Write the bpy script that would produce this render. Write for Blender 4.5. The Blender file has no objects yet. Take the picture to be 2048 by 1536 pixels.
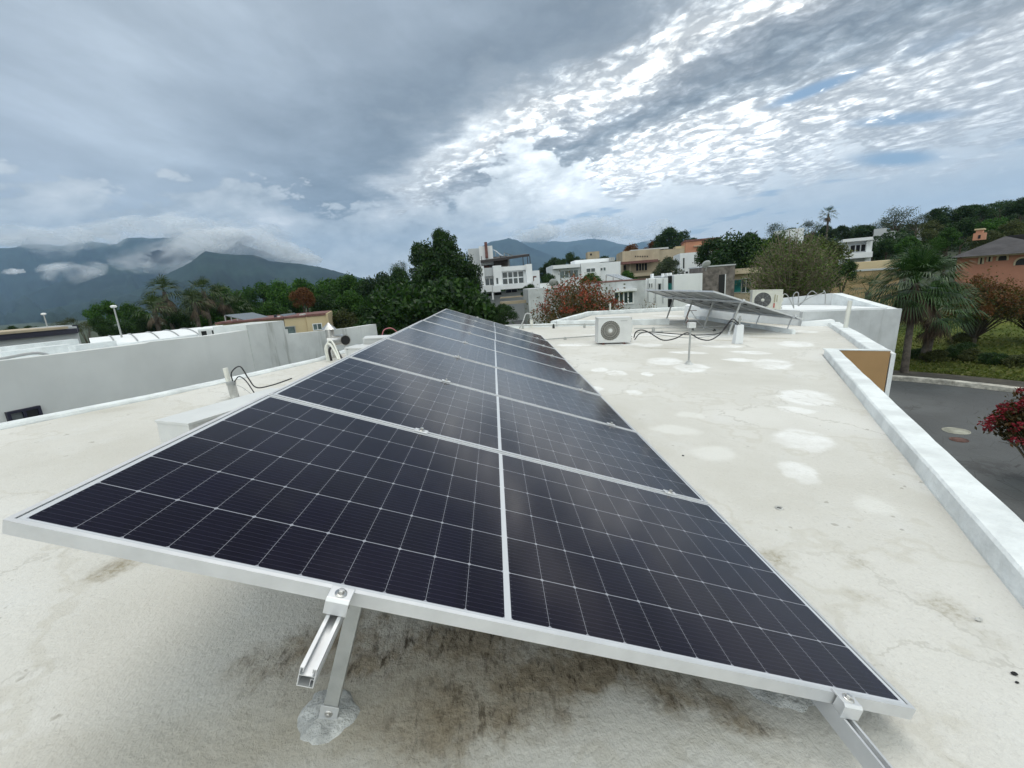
import bpy, math, random
import numpy as np
from mathutils import Vector, Matrix, noise
random.seed(7); rs = np.random.RandomState(5)
S = bpy.context.scene; COL = S.collection
PI = math.pi

# ------------------------------------------------------------------ camera
F = 870.79
CP = Vector((1.07609, -0.90251, 1.22898))
CR = Matrix(((0.998820865, -0.043090466, -0.022362725), (-0.031268913, -0.218647304, -0.975302831), (0.037136704, 0.974852075, -0.219736881)))
cam = bpy.data.cameras.new('camera'); cam.sensor_fit = 'HORIZONTAL'; cam.sensor_width = 36; cam.lens = F/2048*36
cam.clip_start = 0.05; cam.clip_end = 30000
co = bpy.data.objects.new('camera', cam); COL.objects.link(co); S.camera = co
m3 = Matrix((CR[0], -CR[1], -CR[2])).transposed()
# the coated roof drains gently to one side: the roof's own frame is tilted by G against true vertical
G3 = Matrix.Rotation(math.radians(2.8), 3, 'Y'); G4 = G3.to_4x4()
co.matrix_world = G4 @ Matrix.Translation(CP) @ m3.to_4x4()
FR = {'roof': (CR, CP), 'true': (CR @ G3.transposed(), G3 @ CP)}
CR, CP = FR['true']

# ------------------------------------------------------------------ world, sun, exposure
SUN_AZ, SUN_EL = math.radians(24), math.radians(66)
S.view_settings.view_transform = 'Standard'; S.view_settings.look = 'None'
S.view_settings.exposure = 0.27; S.view_settings.gamma = 1.0
S.cycles.max_bounces = 8; S.cycles.volume_bounces = 1; S.cycles.transparent_max_bounces = 24
S.cycles.use_denoising = True


class N:
    """small wrapper for building shader graphs"""
    def __init__(s, tree): s.t = tree; s.n = tree.nodes; s.l = tree.links
    def new(s, kind, **kw):
        n = s.n.new(kind)
        for k, v in kw.items(): setattr(n, k, v)
        return n
    def put(s, sock, v):
        if v is None: return
        if hasattr(v, 'is_linked') or isinstance(v, bpy.types.NodeSocket): s.l.new(v, sock)
        else:
            if isinstance(v, (tuple, list)) and sock.type == 'RGBA' and len(v) == 3: v = (*v, 1)
            sock.default_value = v
    def m(s, op, a, b=None, c=None, clamp=False):
        n = s.n.new('ShaderNodeMath'); n.operation = op; n.use_clamp = clamp
        s.put(n.inputs[0], a); s.put(n.inputs[1], b); s.put(n.inputs[2], c); return n.outputs[0]
    def ss(s, x, a, b):       # smoothstep a..b -> 0..1 (a > b flips it)
        n = s.n.new('ShaderNodeMapRange'); n.interpolation_type = 'SMOOTHSTEP'
        if a <= b: args = (x, a, b, 0., 1.)
        else: args = (x, b, a, 1., 0.)
        for i, v in enumerate(args): s.put(n.inputs[i], v)
        return n.outputs[0]
    def mix(s, f, a, b, mode='MIX'):
        n = s.n.new('ShaderNodeMix'); n.data_type = 'RGBA'; n.blend_type = mode
        s.put(n.inputs[0], f); s.put(n.inputs[6], a); s.put(n.inputs[7], b); return n.outputs[2]
    def noise(s, vec, scale, detail=3, rough=.5, dist=0, w=None):
        n = s.n.new('ShaderNodeTexNoise'); s.put(n.inputs['Vector'], vec)
        n.inputs['Scale'].default_value = scale; n.inputs['Detail'].default_value = detail
        n.inputs['Roughness'].default_value = rough; n.inputs['Distortion'].default_value = dist
        return n.outputs[0]
    def map(s, vec, loc=(0, 0, 0), rot=(0, 0, 0), sc=(1, 1, 1), kind='POINT'):
        n = s.n.new('ShaderNodeMapping'); n.vector_type = kind; s.put(n.inputs[0], vec)
        n.inputs[1].default_value = loc; n.inputs[2].default_value = rot; n.inputs[3].default_value = sc
        return n.outputs[0]
    def xyz(s, vec):
        n = s.n.new('ShaderNodeSeparateXYZ'); s.put(n.inputs[0], vec); return n.outputs
    def comb(s, x, y, z=0.):
        n = s.n.new('ShaderNodeCombineXYZ'); s.put(n.inputs[0], x); s.put(n.inputs[1], y); s.put(n.inputs[2], z); return n.outputs[0]
    def ramp(s, f, stops, interp='LINEAR'):
        n = s.n.new('ShaderNodeValToRGB'); e = n.color_ramp; e.interpolation = interp
        while len(e.elements) < len(stops): e.elements.new(0.5)
        for i, (p, c) in enumerate(stops):
            e.elements[i].position = p
            e.elements[i].color = (*c, 1) if isinstance(c, (tuple, list)) else (c, c, c, 1)
        s.put(n.inputs[0], f); return n.outputs[0]


W = bpy.data.worlds.new('World'); S.world = W; W.use_nodes = True
w = N(W.node_tree); w.n.clear()
sky = w.new('ShaderNodeTexSky', sky_type='NISHITA', sun_disc=False, sun_elevation=SUN_EL, sun_rotation=SUN_AZ)
nisky = w.mix(1., sky.outputs[0], (.105, .105, .105), 'MULTIPLY')
tc = w.new('ShaderNodeTexCoord').outputs['Generated']
dx, dy, dz = w.xyz(tc)[:3]
zz = w.m('ADD', w.m('MAXIMUM', dz, 0.), .10)
X = w.m('DIVIDE', dx, zz); Y = w.m('DIVIDE', dy, zz)
cp = w.comb(X, Y, 0.)
def billow(vec, scale, octs=3, rough=.5, dist=.2):
    tot = None; amp = 1.; norm = 0.
    for i in range(octs):
        n_ = w.noise(w.map(vec, (i*7.3, i*3.1, i*1.7)), scale*2.1**i, 2, .5, dist)
        b_ = w.m('MULTIPLY', w.m('ABSOLUTE', w.m('SUBTRACT', n_, .5)), 4.*amp); tot = b_ if tot is None else w.m('ADD', tot, b_); norm += amp; amp *= rough
    return w.m('DIVIDE', tot, norm)
warp = w.noise(cp, 1.3, 4, .55)
warp2 = w.noise(w.map(cp, (7, 3, 1)), 4.2, 7, .62)
wv = w.m('ADD', w.m('MULTIPLY', w.m('SUBTRACT', warp, .5), .85), w.m('MULTIPLY', w.m('SUBTRACT', warp2, .5), .62))
t = w.m('ADD', w.m('ADD', w.m('MULTIPLY', X, .84), w.m('MULTIPLY', Y, .54)), wv)
sx = w.m('ADD', w.m('MULTIPLY', X, -.54), w.m('MULTIPLY', Y, .84))
TM = 5.0
def G(v): return (v*.93, v*1.0, v*1.09)
def C3(r, g, b):
    b = r+(b-r)*.66; g = r+(g-r)*.80; f = lambda c: ((c/255+.055)/1.055)**2.4; return (f(r), f(g), f(b))
t_s = w.m('ADD', t, w.m('MULTIPLY', w.ss(sx, 1.1, 2.1), .22))
base = w.ramp(w.m('DIVIDE', w.m('ADD', t_s, 1.), TM), [
    (0., C3(166, 178, 198)), (.22, C3(170, 183, 200)), (.33, C3(152, 165, 183)), (.42, C3(122, 134, 150)), (.455, C3(148, 158, 170)),
    (.49, C3(204, 210, 215)), (.53, C3(228, 231, 231)), (.562, C3(176, 182, 189)), (.60, C3(140, 150, 161)),
    (.634, C3(186, 193, 199)), (.68, C3(222, 225, 226)), (.82, C3(226, 228, 228)), (1., C3(228, 230, 230))])
# broken altocumulus texture on the right, streaky along the wind
t0 = w.m('ADD', w.m('ADD', w.m('MULTIPLY', X, .84), w.m('MULTIPLY', Y, .54)), w.m('MULTIPLY', wv, .25))
st = w.comb(w.m('MULTIPLY', t0, 1.75), w.m('MULTIPLY', sx, 1.25), 0.)
al = w.m('ADD', w.m('MULTIPLY', w.noise(st, 4.6, 7, .6, .1), .50), w.m('MULTIPLY', billow(st, 4.2, 3, .55, .1), .50))
al2 = w.noise(w.map(st, (3, 8, 2)), 1.3, 3, .5)
texamt = w.ss(t, 1.10, 1.45)
lowfade = w.ss(dz, .07, .19)
texamt = w.m('MULTIPLY', texamt, w.m('ADD', w.m('MULTIPLY', lowfade, .75), .25))
shade = w.ramp(al, [(.30, .60), (.42, .82), (.52, 1.08), (.66, 1.38)])
base = w.mix(texamt, base, w.mix(1., base, shade, 'MULTIPLY'))
# soft large variation everywhere
soft = w.ramp(w.noise(w.map(cp, (1, 5, 0), sc=(1.3, .75, 1)), 1.5, 7, .58, .3), [(.3, .80), (.5, .98), (.7, 1.26)])
base = w.mix(1., base, soft, 'MULTIPLY')
# cumulus bank low in the sky, painted in direction space
az = w.m('ARCTAN2', dx, dy); el = w.m('ARCSINE', dz)
dv = w.comb(w.m('MULTIPLY', az, 1.0), w.m('MULTIPLY', el, 1.9), 0.)
pf = w.noise(dv, 5.6, 7, .56, .5)
pf2 = w.noise(w.map(dv, (.010, -.036, .016)), 5.6, 7, .56, .5)
edge = w.m('SUBTRACT', pf, pf2)
bb_ = billow(dv, 5.2, 4, .62, .35)
bank = w.ramp(w.m('ADD', w.m('MULTIPLY', edge, 1.3), w.m('ADD', .06, w.m('MULTIPLY', bb_, .85))), [(.10, C3(160, 169, 178)), (.34, C3(186, 194, 200)), (.58, C3(208, 213, 217)), (.85, C3(238, 240, 240))])
rightness = w.ss(az, -.25, .35)
bank = w.mix(w.m('MULTIPLY', rightness, .45), bank, C3(222, 227, 231))
bump_ = w.m('ADD', w.m('MULTIPLY', w.m('MULTIPLY', w.ss(az, -.08, .08), w.ss(az, .30, .12)), .13), w.m('MULTIPLY', w.m('MULTIPLY', w.ss(az, -.72, -.55), w.ss(az, -.30, -.45)), .03))
top = w.m('ADD', w.m('ADD', .120, bump_), w.m('ADD', w.m('MULTIPLY', w.m('SUBTRACT', pf, .5), .22), w.m('MULTIPLY', bb_, .15)))
inb = w.ss(w.m('SUBTRACT', w.m('ADD', top, w.m('MULTIPLY', w.ss(az, .3, -.5), .03)), el), -.006, .016)
cl = w.mix(w.m('MULTIPLY', inb, .88), base, bank)
# gaps of blue sky among the broken cloud on the right
def spot(x0, y0, rx, ry, ang):
    v = w.map(w.comb(w.m('SUBTRACT', X, x0), w.m('SUBTRACT', Y, y0)), rot=(0, 0, ang))
    a, b, _ = w.xyz(v)[:3]
    r = w.m('SQRT', w.m('ADD', w.m('POWER', w.m('ABSOLUTE', w.m('DIVIDE', a, rx)), 2.), w.m('POWER', w.m('ABSOLUTE', w.m('DIVIDE', b, ry)), 2.)))
    return w.ss(r, 1.0, .25)
gap = w.m('MAXIMUM', spot(1.46, 2.08, .26, .09, 1.0), spot(2.62, 2.9, .42, .2, -.15))
gap = w.m('MAXIMUM', gap, w.m('MULTIPLY', spot(2.15, 2.35, .35, .12, .2), .8))
gap = w.m('MAXIMUM', gap, w.m('MULTIPLY', w.ss(t, 2.1, 2.5), w.m('MULTIPLY', w.ss(al2, .58, .7), .8)))
gapm = w.m('MULTIPLY', w.ss(al, .585, .47), gap, clamp=True)
gapm = w.m('MULTIPLY', gapm, w.ss(dy, -.1, .3))
blue = w.mix(.75, nisky, C3(116, 150, 196))
cl = w.mix(gapm, cl, blue)
# thin bright glow where the sun stands behind the cloud
sd = (math.sin(SUN_AZ)*math.cos(SUN_EL), math.cos(SUN_AZ)*math.cos(SUN_EL), math.sin(SUN_EL))
dt = w.m('ADD', w.m('ADD', w.m('MULTIPLY', dx, sd[0]), w.m('MULTIPLY', dy, sd[1])), w.m('MULTIPLY', dz, sd[2]))
glow = w.m('MULTIPLY', w.m('POWER', w.m('MAXIMUM', dt, 0.), 14.), .22)
cl = w.mix(1., cl, w.comb(glow, glow, w.m('MULTIPLY', glow, .96)), 'ADD')
# broad bright zone in the backlit cloud ahead
gl2 = w.m('MULTIPLY', w.m('MULTIPLY', w.ss(az, -.30, .20), w.ss(az, .80, .25)), w.m('MULTIPLY', w.ss(dz, .02, .16), w.ss(dz, .52, .26)))
k2 = w.m('ADD', 1., w.m('MULTIPLY', gl2, .28)); cl = w.mix(1., cl, w.comb(k2, k2, k2), 'MULTIPLY')
# the hidden sun lights the thin cloud from behind, far brighter than the rest of the overcast
lum = w.new('ShaderNodeRGBToBW'); w.put(lum.inputs[0], cl)
ka = w.m('MULTIPLY', w.m('MULTIPLY', w.ss(az, -.35, .22), w.ss(az, 1.0, .50)), w.m('MULTIPLY', w.ss(el, .10, .30), w.ss(el, .85, .55)))
k5 = w.m('ADD', 1., w.m('MULTIPLY', w.m('MULTIPLY', ka, w.ss(lum.outputs[0], .38, 1.0)), 1.5)); cl = w.mix(1., cl, w.comb(k5, w.m('ADD', 1., w.m('MULTIPLY', w.m('SUBTRACT', k5, 1.), .97)), w.m('ADD', 1., w.m('MULTIPLY', w.m('SUBTRACT', k5, 1.), .90))), 'MULTIPLY')
# unseen sky high on the left, darkened to deepen the near panels' reflections
k3 = w.m('SUBTRACT', 1., w.m('MULTIPLY', w.m('MULTIPLY', w.ss(dz, .49, .60), w.ss(az, .30, -.05)), w.m('MULTIPLY', w.ss(dy, .1, .35), .62))); cl = w.mix(1., cl, w.comb(k3, k3, k3), 'MULTIPLY')
br = w.m('ADD', 1., w.m('ADD', w.m('MULTIPLY', w.ss(dz, .75, .98), .5), w.m('MULTIPLY', w.ss(dy, .18, -.3), 2.35)))  # unseen sky overhead and behind the viewer, brightened as fill for the roof
wb = w.m('SUBTRACT', br, 1.)
cl = w.mix(1., cl, w.comb(w.m('ADD', 1., w.m('MULTIPLY', wb, 1.16)), w.m('ADD', 1., w.m('MULTIPLY', wb, 1.02)), w.m('ADD', 1., w.m('MULTIPLY', wb, .78))), 'MULTIPLY')
cl = w.mix(w.ss(dz, -.02, -.08), cl, (.16, .18, .17))
col = w.mix(.96, nisky, cl)
bg = w.new('ShaderNodeBackground'); w.put(bg.inputs[0], col); bg.inputs[1].default_value = 1.0
wo = w.new('ShaderNodeOutputWorld'); w.l.new(bg.outputs[0], wo.inputs[0])

sl = bpy.data.lights.new('sun', 'SUN'); sl.energy = 1.15; sl.angle = math.radians(30); sl.color = (1, .96, .9)
so = bpy.data.objects.new('sun', sl); COL.objects.link(so)
so.rotation_euler = Vector(sd).to_track_quat('Z', 'Y').to_euler()

# ------------------------------------------------------------------ pixel -> world helpers (each with its own real distance)
def ray(px, py):
    return CR.transposed() @ Vector(((px-1024)/F, (py-768)/F, 1))
def onz(px, py, z=0.):
    d = ray(px, py); return CP + d*((z-CP.z)/d.z)
def ony(px, py, y):
    d = ray(px, py); return CP + d*((y-CP.y)/d.y)
def at(px, py, r):
    d = ray(px, py); return CP + d*(r/math.hypot(d.x, d.y))
def lerp(a, b, f): return a+(b-a)*f
def interp(pts, x):
    if x <= pts[0][0]: return pts[0][1]
    for (a, b), (c, d) in zip(pts, pts[1:]):
        if x <= c: return b+(d-b)*(x-a)/(c-a)
    return pts[-1][1]

# ------------------------------------------------------------------ mesh builder
class MB:
    def __init__(s): s.v = []; s.f = []; s.mi = []; s.sm = []
    def add(s, vs, fs, mi=0, sm=False):
        o = len(s.v); s.v.extend([tuple(p) for p in vs]); s.f.extend([tuple(i+o for i in f) for f in fs])
        s.mi.extend([mi]*len(fs)); s.sm.extend([sm]*len(fs)); return s
    def box(s, lo, hi, mi=0, M=None):
        x0, y0, z0 = lo; x1, y1, z1 = hi
        vs = [Vector(p) for p in ((x0,y0,z0),(x1,y0,z0),(x1,y1,z0),(x0,y1,z0),(x0,y0,z1),(x1,y0,z1),(x1,y1,z1),(x0,y1,z1))]
        if M: vs = [M@p for p in vs]
        return s.add(vs, [(0,3,2,1),(4,5,6,7),(0,1,5,4),(1,2,6,5),(2,3,7,6),(3,0,4,7)], mi)
    def hexa(s, b, tt, mi=0):   # bottom 4 pts, top 4 pts (ccw seen from above)
        return s.add(list(b)+list(tt), [(0,3,2,1),(4,5,6,7),(0,1,5,4),(1,2,6,5),(2,3,7,6),(3,0,4,7)], mi)
    def prism(s, poly, z0, z1, mi=0):
        n = len(poly)
        vs = [(p[0], p[1], z0 if not callable(z0) else z0(p)) for p in poly]+[(p[0], p[1], z1 if not callable(z1) else z1(p)) for p in poly]
        return s.add(vs, [tuple(range(n-1, -1, -1)), tuple(range(n, 2*n))]+[(i, (i+1) % n, (i+1) % n+n, i+n) for i in range(n)], mi)
    def tube(s, pts, r, n=8, mi=0, cap=True, sm=True):
        pts = [Vector(p) for p in pts]; k = len(pts); rr = r if isinstance(r, (list, tuple)) else [r]*k
        vs = []; up = Vector((0, 0, 1))
        prev = None
        for i, p in enumerate(pts):
            d = (pts[min(i+1, k-1)]-pts[max(i-1, 0)])
            if d.length < 1e-9: d = Vector((0, 0, 1))
            d.normalize()
            if prev is None:
                a = d.cross(up) if abs(d.z) < .95 else d.cross(Vector((1, 0, 0)))
            else: a = prev - d*prev.dot(d)
            a.normalize(); prev = a; b = d.cross(a)
            for j in range(n):
                th = 2*PI*j/n; vs.append(p+(a*math.cos(th)+b*math.sin(th))*rr[i])
        fs = [(i*n+j, i*n+(j+1) % n, (i+1)*n+(j+1) % n, (i+1)*n+j) for i in range(k-1) for j in range(n)]
        s.add(vs, fs, mi, sm)
        if cap:
            s.add(vs[:n], [tuple(range(n-1, -1, -1))], mi); s.add(vs[-n:], [tuple(range(n))], mi)
        return s
    def lathe(s, prof, n=24, mi=0, M=None, sm=True):   # prof: (r, z)
        vs = []
        for r, z in prof:
            for j in range(n):
                p = Vector((r*math.cos(2*PI*j/n), r*math.sin(2*PI*j/n), z)); vs.append(M@p if M else p)
        fs = [(i*n+j, i*n+(j+1) % n, (i+1)*n+(j+1) % n, (i+1)*n+j) for i in range(len(prof)-1) for j in range(n)]
        s.add(vs, fs, mi, sm)
        if prof[0][0] > 1e-5: s.add(vs[:n], [tuple(range(n-1, -1, -1))], mi)
        if prof[-1][0] > 1e-5: s.add(vs[-n:], [tuple(range(n))], mi)
        return s
    def mesh(s, name, mats):
        me = bpy.data.meshes.new(name); me.from_pydata(s.v, [], s.f)
        for mm in (mats if isinstance(mats, (list, tuple)) else [mats]): me.materials.append(mm)
        me.polygons.foreach_set('material_index', s.mi); me.polygons.foreach_set('use_smooth', s.sm); me.update()
        return me
    def build(s, name, mats, parent=None, world=True, bevel=0, seg=2):
        if parent is not None and world and parent.type == 'EMPTY' or (parent is not None and world):
            inv = WM[parent.name].inverted(); s.v = [tuple(inv@Vector(p)) for p in s.v]
        o = bpy.data.objects.new(name, s.mesh(name, mats)); COL.objects.link(o)
        WM[o.name] = WM[parent.name] if parent is not None else Matrix.Identity(4)
        if parent is not None: o.parent = parent
        if bevel:
            b = o.modifiers.new('bevel', 'BEVEL'); b.width = bevel; b.segments = seg; b.limit_method = 'ANGLE'
        return o
WM = {}
def empty(name, loc=(0, 0, 0), rot=None):
    o = bpy.data.objects.new(name, None); COL.objects.link(o); o.empty_display_size = .2
    M = Matrix.Translation(Vector(loc)) @ (rot.to_4x4() if rot is not None else Matrix.Identity(4))
    o.matrix_world = M; o.location = Vector(loc)
    if rot is not None: o.rotation_euler = rot.to_euler()
    WM[o.name] = M
    return o
def tag(o, label=None, cat=None, group=None, kind=None):
    if label: o['label'] = label
    if cat: o['category'] = cat
    if group: o['group'] = group
    if kind: o['kind'] = kind
    return o
def struct(o): o['kind'] = 'structure'; return o
def copy_tree(o, parent=None):
    c = o.copy(); COL.objects.link(c); c.parent = parent
    for ch in list(o.children): copy_tree(ch, c)
    return c

# ------------------------------------------------------------------ materials
def pmat(name, colour, rough=.8, metal=0., var=.0, vscale=3., bump=0., bscale=20., spec=.5, coat=0., streak=0., streakcol=(.25, .24, .2), transl=0., coords='Object'):
    m = bpy.data.materials.new(name); m.use_nodes = True; g = N(m.node_tree); g.n.clear()
    p = g.new('ShaderNodeBsdfPrincipled'); o = g.new('ShaderNodeOutputMaterial'); g.l.new(p.outputs[0], o.inputs[0])
    tcv = g.new('ShaderNodeTexCoord').outputs[coords]
    c = tuple(colour)
    if var:
        nz = g.noise(tcv, vscale, 4, .6)
        c = g.mix(g.ss(nz, .3, .7), tuple(x*(1-var) for x in colour), tuple(min(1, x*(1+var*.6)) for x in colour))
    if streak:
        nz = g.noise(g.map(tcv, sc=(2.2, 2.2, .22)), 1.6, 5, .65)
        c = g.mix(g.m('MULTIPLY', g.ss(nz, .55 if streak < .8 else .53, .75 if streak < .8 else .66), streak), c, streakcol)
    g.put(p.inputs['Base Color'], c); p.inputs['Roughness'].default_value = rough; p.inputs['Metallic'].default_value = metal
    p.inputs['Specular IOR Level'].default_value = spec; p.inputs['Coat Weight'].default_value = coat
    if bump:
        b = g.new('ShaderNodeBump'); b.inputs['Strength'].default_value = bump; b.inputs['Distance'].default_value = .02
        g.put(b.inputs['Height'], g.noise(tcv, bscale, 5, .6)); g.l.new(b.outputs[0], p.inputs['Normal'])
    return m
def leafmat(name, c0, c1, c2, rough=.55, tr=.25):
    m = bpy.data.materials.new(name); m.use_nodes = True; g = N(m.node_tree); g.n.clear()
    geo = g.new('ShaderNodeNewGeometry'); oi = g.new('ShaderNodeObjectInfo')
    tcv = g.new('ShaderNodeTexCoord').outputs['Object']
    r = g.m('ADD', g.m('MULTIPLY', geo.outputs['Random Per Island'], .6), g.m('MULTIPLY', g.noise(tcv, 1.7, 3, .6), .55))
    c = g.ramp(r, [(.25, c0), (.55, c1), (.9, c2)])
    v = g.m('ADD', .8, g.m('MULTIPLY', oi.outputs['Random'], .4)); v = g.m('MULTIPLY', v, .74); c = g.mix(1., c, g.comb(v, v, v), 'MULTIPLY')
    d = g.new('ShaderNodeBsdfPrincipled'); g.put(d.inputs['Base Color'], c); d.inputs['Roughness'].default_value = rough; d.inputs['Specular IOR Level'].default_value = .3
    tl = g.new('ShaderNodeBsdfTranslucent'); g.put(tl.inputs[0], g.mix(1., c, (1.0, 1.25, .55), 'MULTIPLY'))
    mx = g.new('ShaderNodeMixShader'); mx.inputs[0].default_value = tr
    g.l.new(d.outputs[0], mx.inputs[1]); g.l.new(tl.outputs[0], mx.inputs[2])
    o = g.new('ShaderNodeOutputMaterial'); g.l.new(mx.outputs[0], o.inputs[0]); return m
def glassmat(name, colour=(.03, .05, .055), rough=.06):
    return pmat(name, colour, rough, 0, var=.5, vscale=1.1, spec=.7)

M = {}
M['alu'] = pmat('aluminium', (.66, .67, .68), .46, .6, var=.08, vscale=8, bump=.02, bscale=90)
M['alu_dull'] = pmat('galvanised', (.40, .41, .40), .55, .45, var=.12, vscale=14, bump=.05, bscale=60)
M['steel'] = pmat('bolt_steel', (.62, .61, .59), .3, .95, var=.1, vscale=30)
M['backsheet'] = pmat('backsheet', (.30, .32, .33), .5, var=.06, vscale=3)
M['white'] = pmat('white_paint', (.72, .74, .75), .75, var=.07, vscale=1.1, bump=.12, bscale=25, streak=.12, streakcol=(.45, .45, .42))
M['parapet'] = pmat('parapet_coating', (.69, .725, .73), .7, var=.15, vscale=3.2, bump=.6, bscale=18, streak=.28, streakcol=(.42, .41, .37))
M['plaster'] = pmat('neighbour_plaster', (.60, .615, .605), .8, var=.10, vscale=.7, bump=.08, bscale=20, streak=.14, streakcol=(.38, .39, .38))
M['stained'] = pmat('stained_plaster', (.57, .59, .58), .85, var=.14, vscale=1.5, bump=.12, bscale=20, streak=.81, streakcol=(.30, .31, .29))
M['wallgrey'] = pmat('wall_grey_white', (.5, .52, .53), .8, var=.16, vscale=1.3, bump=.1, streak=.55, streakcol=(.3, .31, .31))
M['brown'] = pmat('ochre_plaster', (.36, .22, .10), .8, var=.1, vscale=1.5)
M['tan'] = pmat('tan_plaster', (.42, .35, .25), .85, var=.14, vscale=.5, streak=.4, streakcol=(.2, .17, .13))
M['cream'] = pmat('cream_plaster', (.55, .45, .28), .85, var=.06, vscale=.6)
M['orange'] = pmat('salmon_plaster', (.5, .24, .15), .85, var=.08, vscale=.6)
M['hacienda'] = pmat('hacienda_plaster', (.36, .165, .11), .85, var=.12, vscale=.6)
M['ochre'] = pmat('ochre_wall', (.36, .26, .14), .85, var=.08, vscale=.4)
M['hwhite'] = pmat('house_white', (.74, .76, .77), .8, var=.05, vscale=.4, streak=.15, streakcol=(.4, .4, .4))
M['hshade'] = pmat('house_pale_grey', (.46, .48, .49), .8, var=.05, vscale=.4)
M['stone'] = pmat('stone_cladding', (.17, .15, .135), .9, var=.45, vscale=2.6, bump=.4, bscale=6)
M['darkmetal'] = pmat('dark_metal', (.025, .02, .02), .5)
M['redbrown'] = pmat('rusty_brown', (.16, .07, .06), .7, var=.3, vscale=4)
M['rooftile'] = pmat('grey_shingle', (.045, .042, .045), .9, var=.4, vscale=1.2, bump=.3, bscale=12)
M['navy'] = pmat('navy_band', (.012, .012, .03), .5)
M['grey'] = pmat('grey_plastic', (.3, .31, .31), .5)
M['black'] = pmat('black_rubber', (.015, .015, .017), .5)
M['dark'] = pmat('dark_recess', (.012, .013, .014), .8)
M['pvc'] = pmat('pvc_pipe', (.72, .72, .66), .45, var=.08, vscale=5)
M['concrete'] = pmat('concrete', (.5, .5, .48), .9, var=.3, vscale=9, bump=.3, bscale=30)
M['acwhite'] = pmat('ac_enamel', (.62, .63, .62), .4, var=.05, vscale=5)
M['accream'] = pmat('ac_cream', (.66, .66, .58), .4, var=.05, vscale=5)
M['accgrill'] = pmat('ac_grille', (.46, .45, .41), .55)
M['accdark'] = pmat('ac_inside', (.03, .032, .03), .8)
M['red'] = pmat('red_mark', (.45, .04, .03), .6)
M['redtag'] = pmat('faded_red_plastic', (.45, .16, .18), .6)
M['copper'] = pmat('copper', (.4, .2, .1), .4, .8)
M['glass'] = glassmat('window_glass')
M['glassteal'] = glassmat('teal_glass', (.02, .16, .15), .1)
M['glasspale'] = glassmat('pale_glass', (.13, .18, .18), .15)
M['frost'] = glassmat('frosted_glass', (.22, .25, .26), .3)
M['trunk'] = pmat('bark', (.09, .07, .05), .95, var=.4, vscale=6, bump=.5, bscale=12)
M['palmtrunk'] = pmat('palm_bark', (.10, .085, .07), .95, var=.5, vscale=5, bump=.6, bscale=9)
M['boots'] = pmat('palm_boots', (.26, .22, .16), .95, var=.6, vscale=9, bump=.8, bscale=10)
M['leaf'] = leafmat('leaf_mid', (.014, .046, .005), (.038, .115, .010), (.085, .20, .018))
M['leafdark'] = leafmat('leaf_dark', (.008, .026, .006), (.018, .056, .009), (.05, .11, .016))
M['leafolive'] = leafmat('leaf_olive', (.03, .04, .012), (.07, .085, .025), (.12, .14, .04))
M['leafgrey'] = leafmat('leaf_greygreen', (.03, .045, .025), (.06, .085, .045), (.11, .14, .07))
M['leaffar'] = leafmat('leaf_far', (.012, .028, .009), (.028, .06, .016), (.05, .10, .028))
M['leafrust'] = leafmat('leaf_rust', (.10, .035, .012), (.19, .07, .02), (.24, .12, .04))
M['leafred'] = leafmat('flower_red', (.14, .025, .014), (.30, .045, .025), (.42, .11, .05), .6, .2)
M['leafmag'] = leafmat('flower_magenta', (.15, .012, .02), (.30, .018, .035), (.40, .05, .07), .6, .25)
M['leafmix'] = leafmat('leaf_autumn', (.04, .075, .014), (.11, .10, .025), (.24, .09, .03))
M['leafmix2'] = leafmat('leaf_shrub', (.02, .035, .01), (.06, .05, .015), (.16, .07, .02))
M['leaftwig'] = leafmat('leaf_twiggy', (.05, .085, .015), (.10, .16, .03), (.17, .24, .05))
M['grassblade'] = leafmat('grass_blade', (.07, .095, .018), (.11, .135, .028), (.17, .17, .05), .7, .3)
M['palm'] = leafmat('palm_frond', (.014, .045, .010), (.035, .095, .022), (.10, .18, .055), .4, .15)
M['palmfar'] = leafmat('palm_frond_far', (.02, .045, .014), (.05, .085, .028), (.10, .14, .05), .5, .15)
M['palmdead'] = leafmat('dead_frond', (.03, .018, .013), (.07, .045, .03), (.17, .12, .08), .8, .05)
M['palmdeadpale'] = leafmat('dead_frond_pale', (.06, .045, .03), (.13, .10, .07), (.2, .16, .11), .8, .05)

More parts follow.
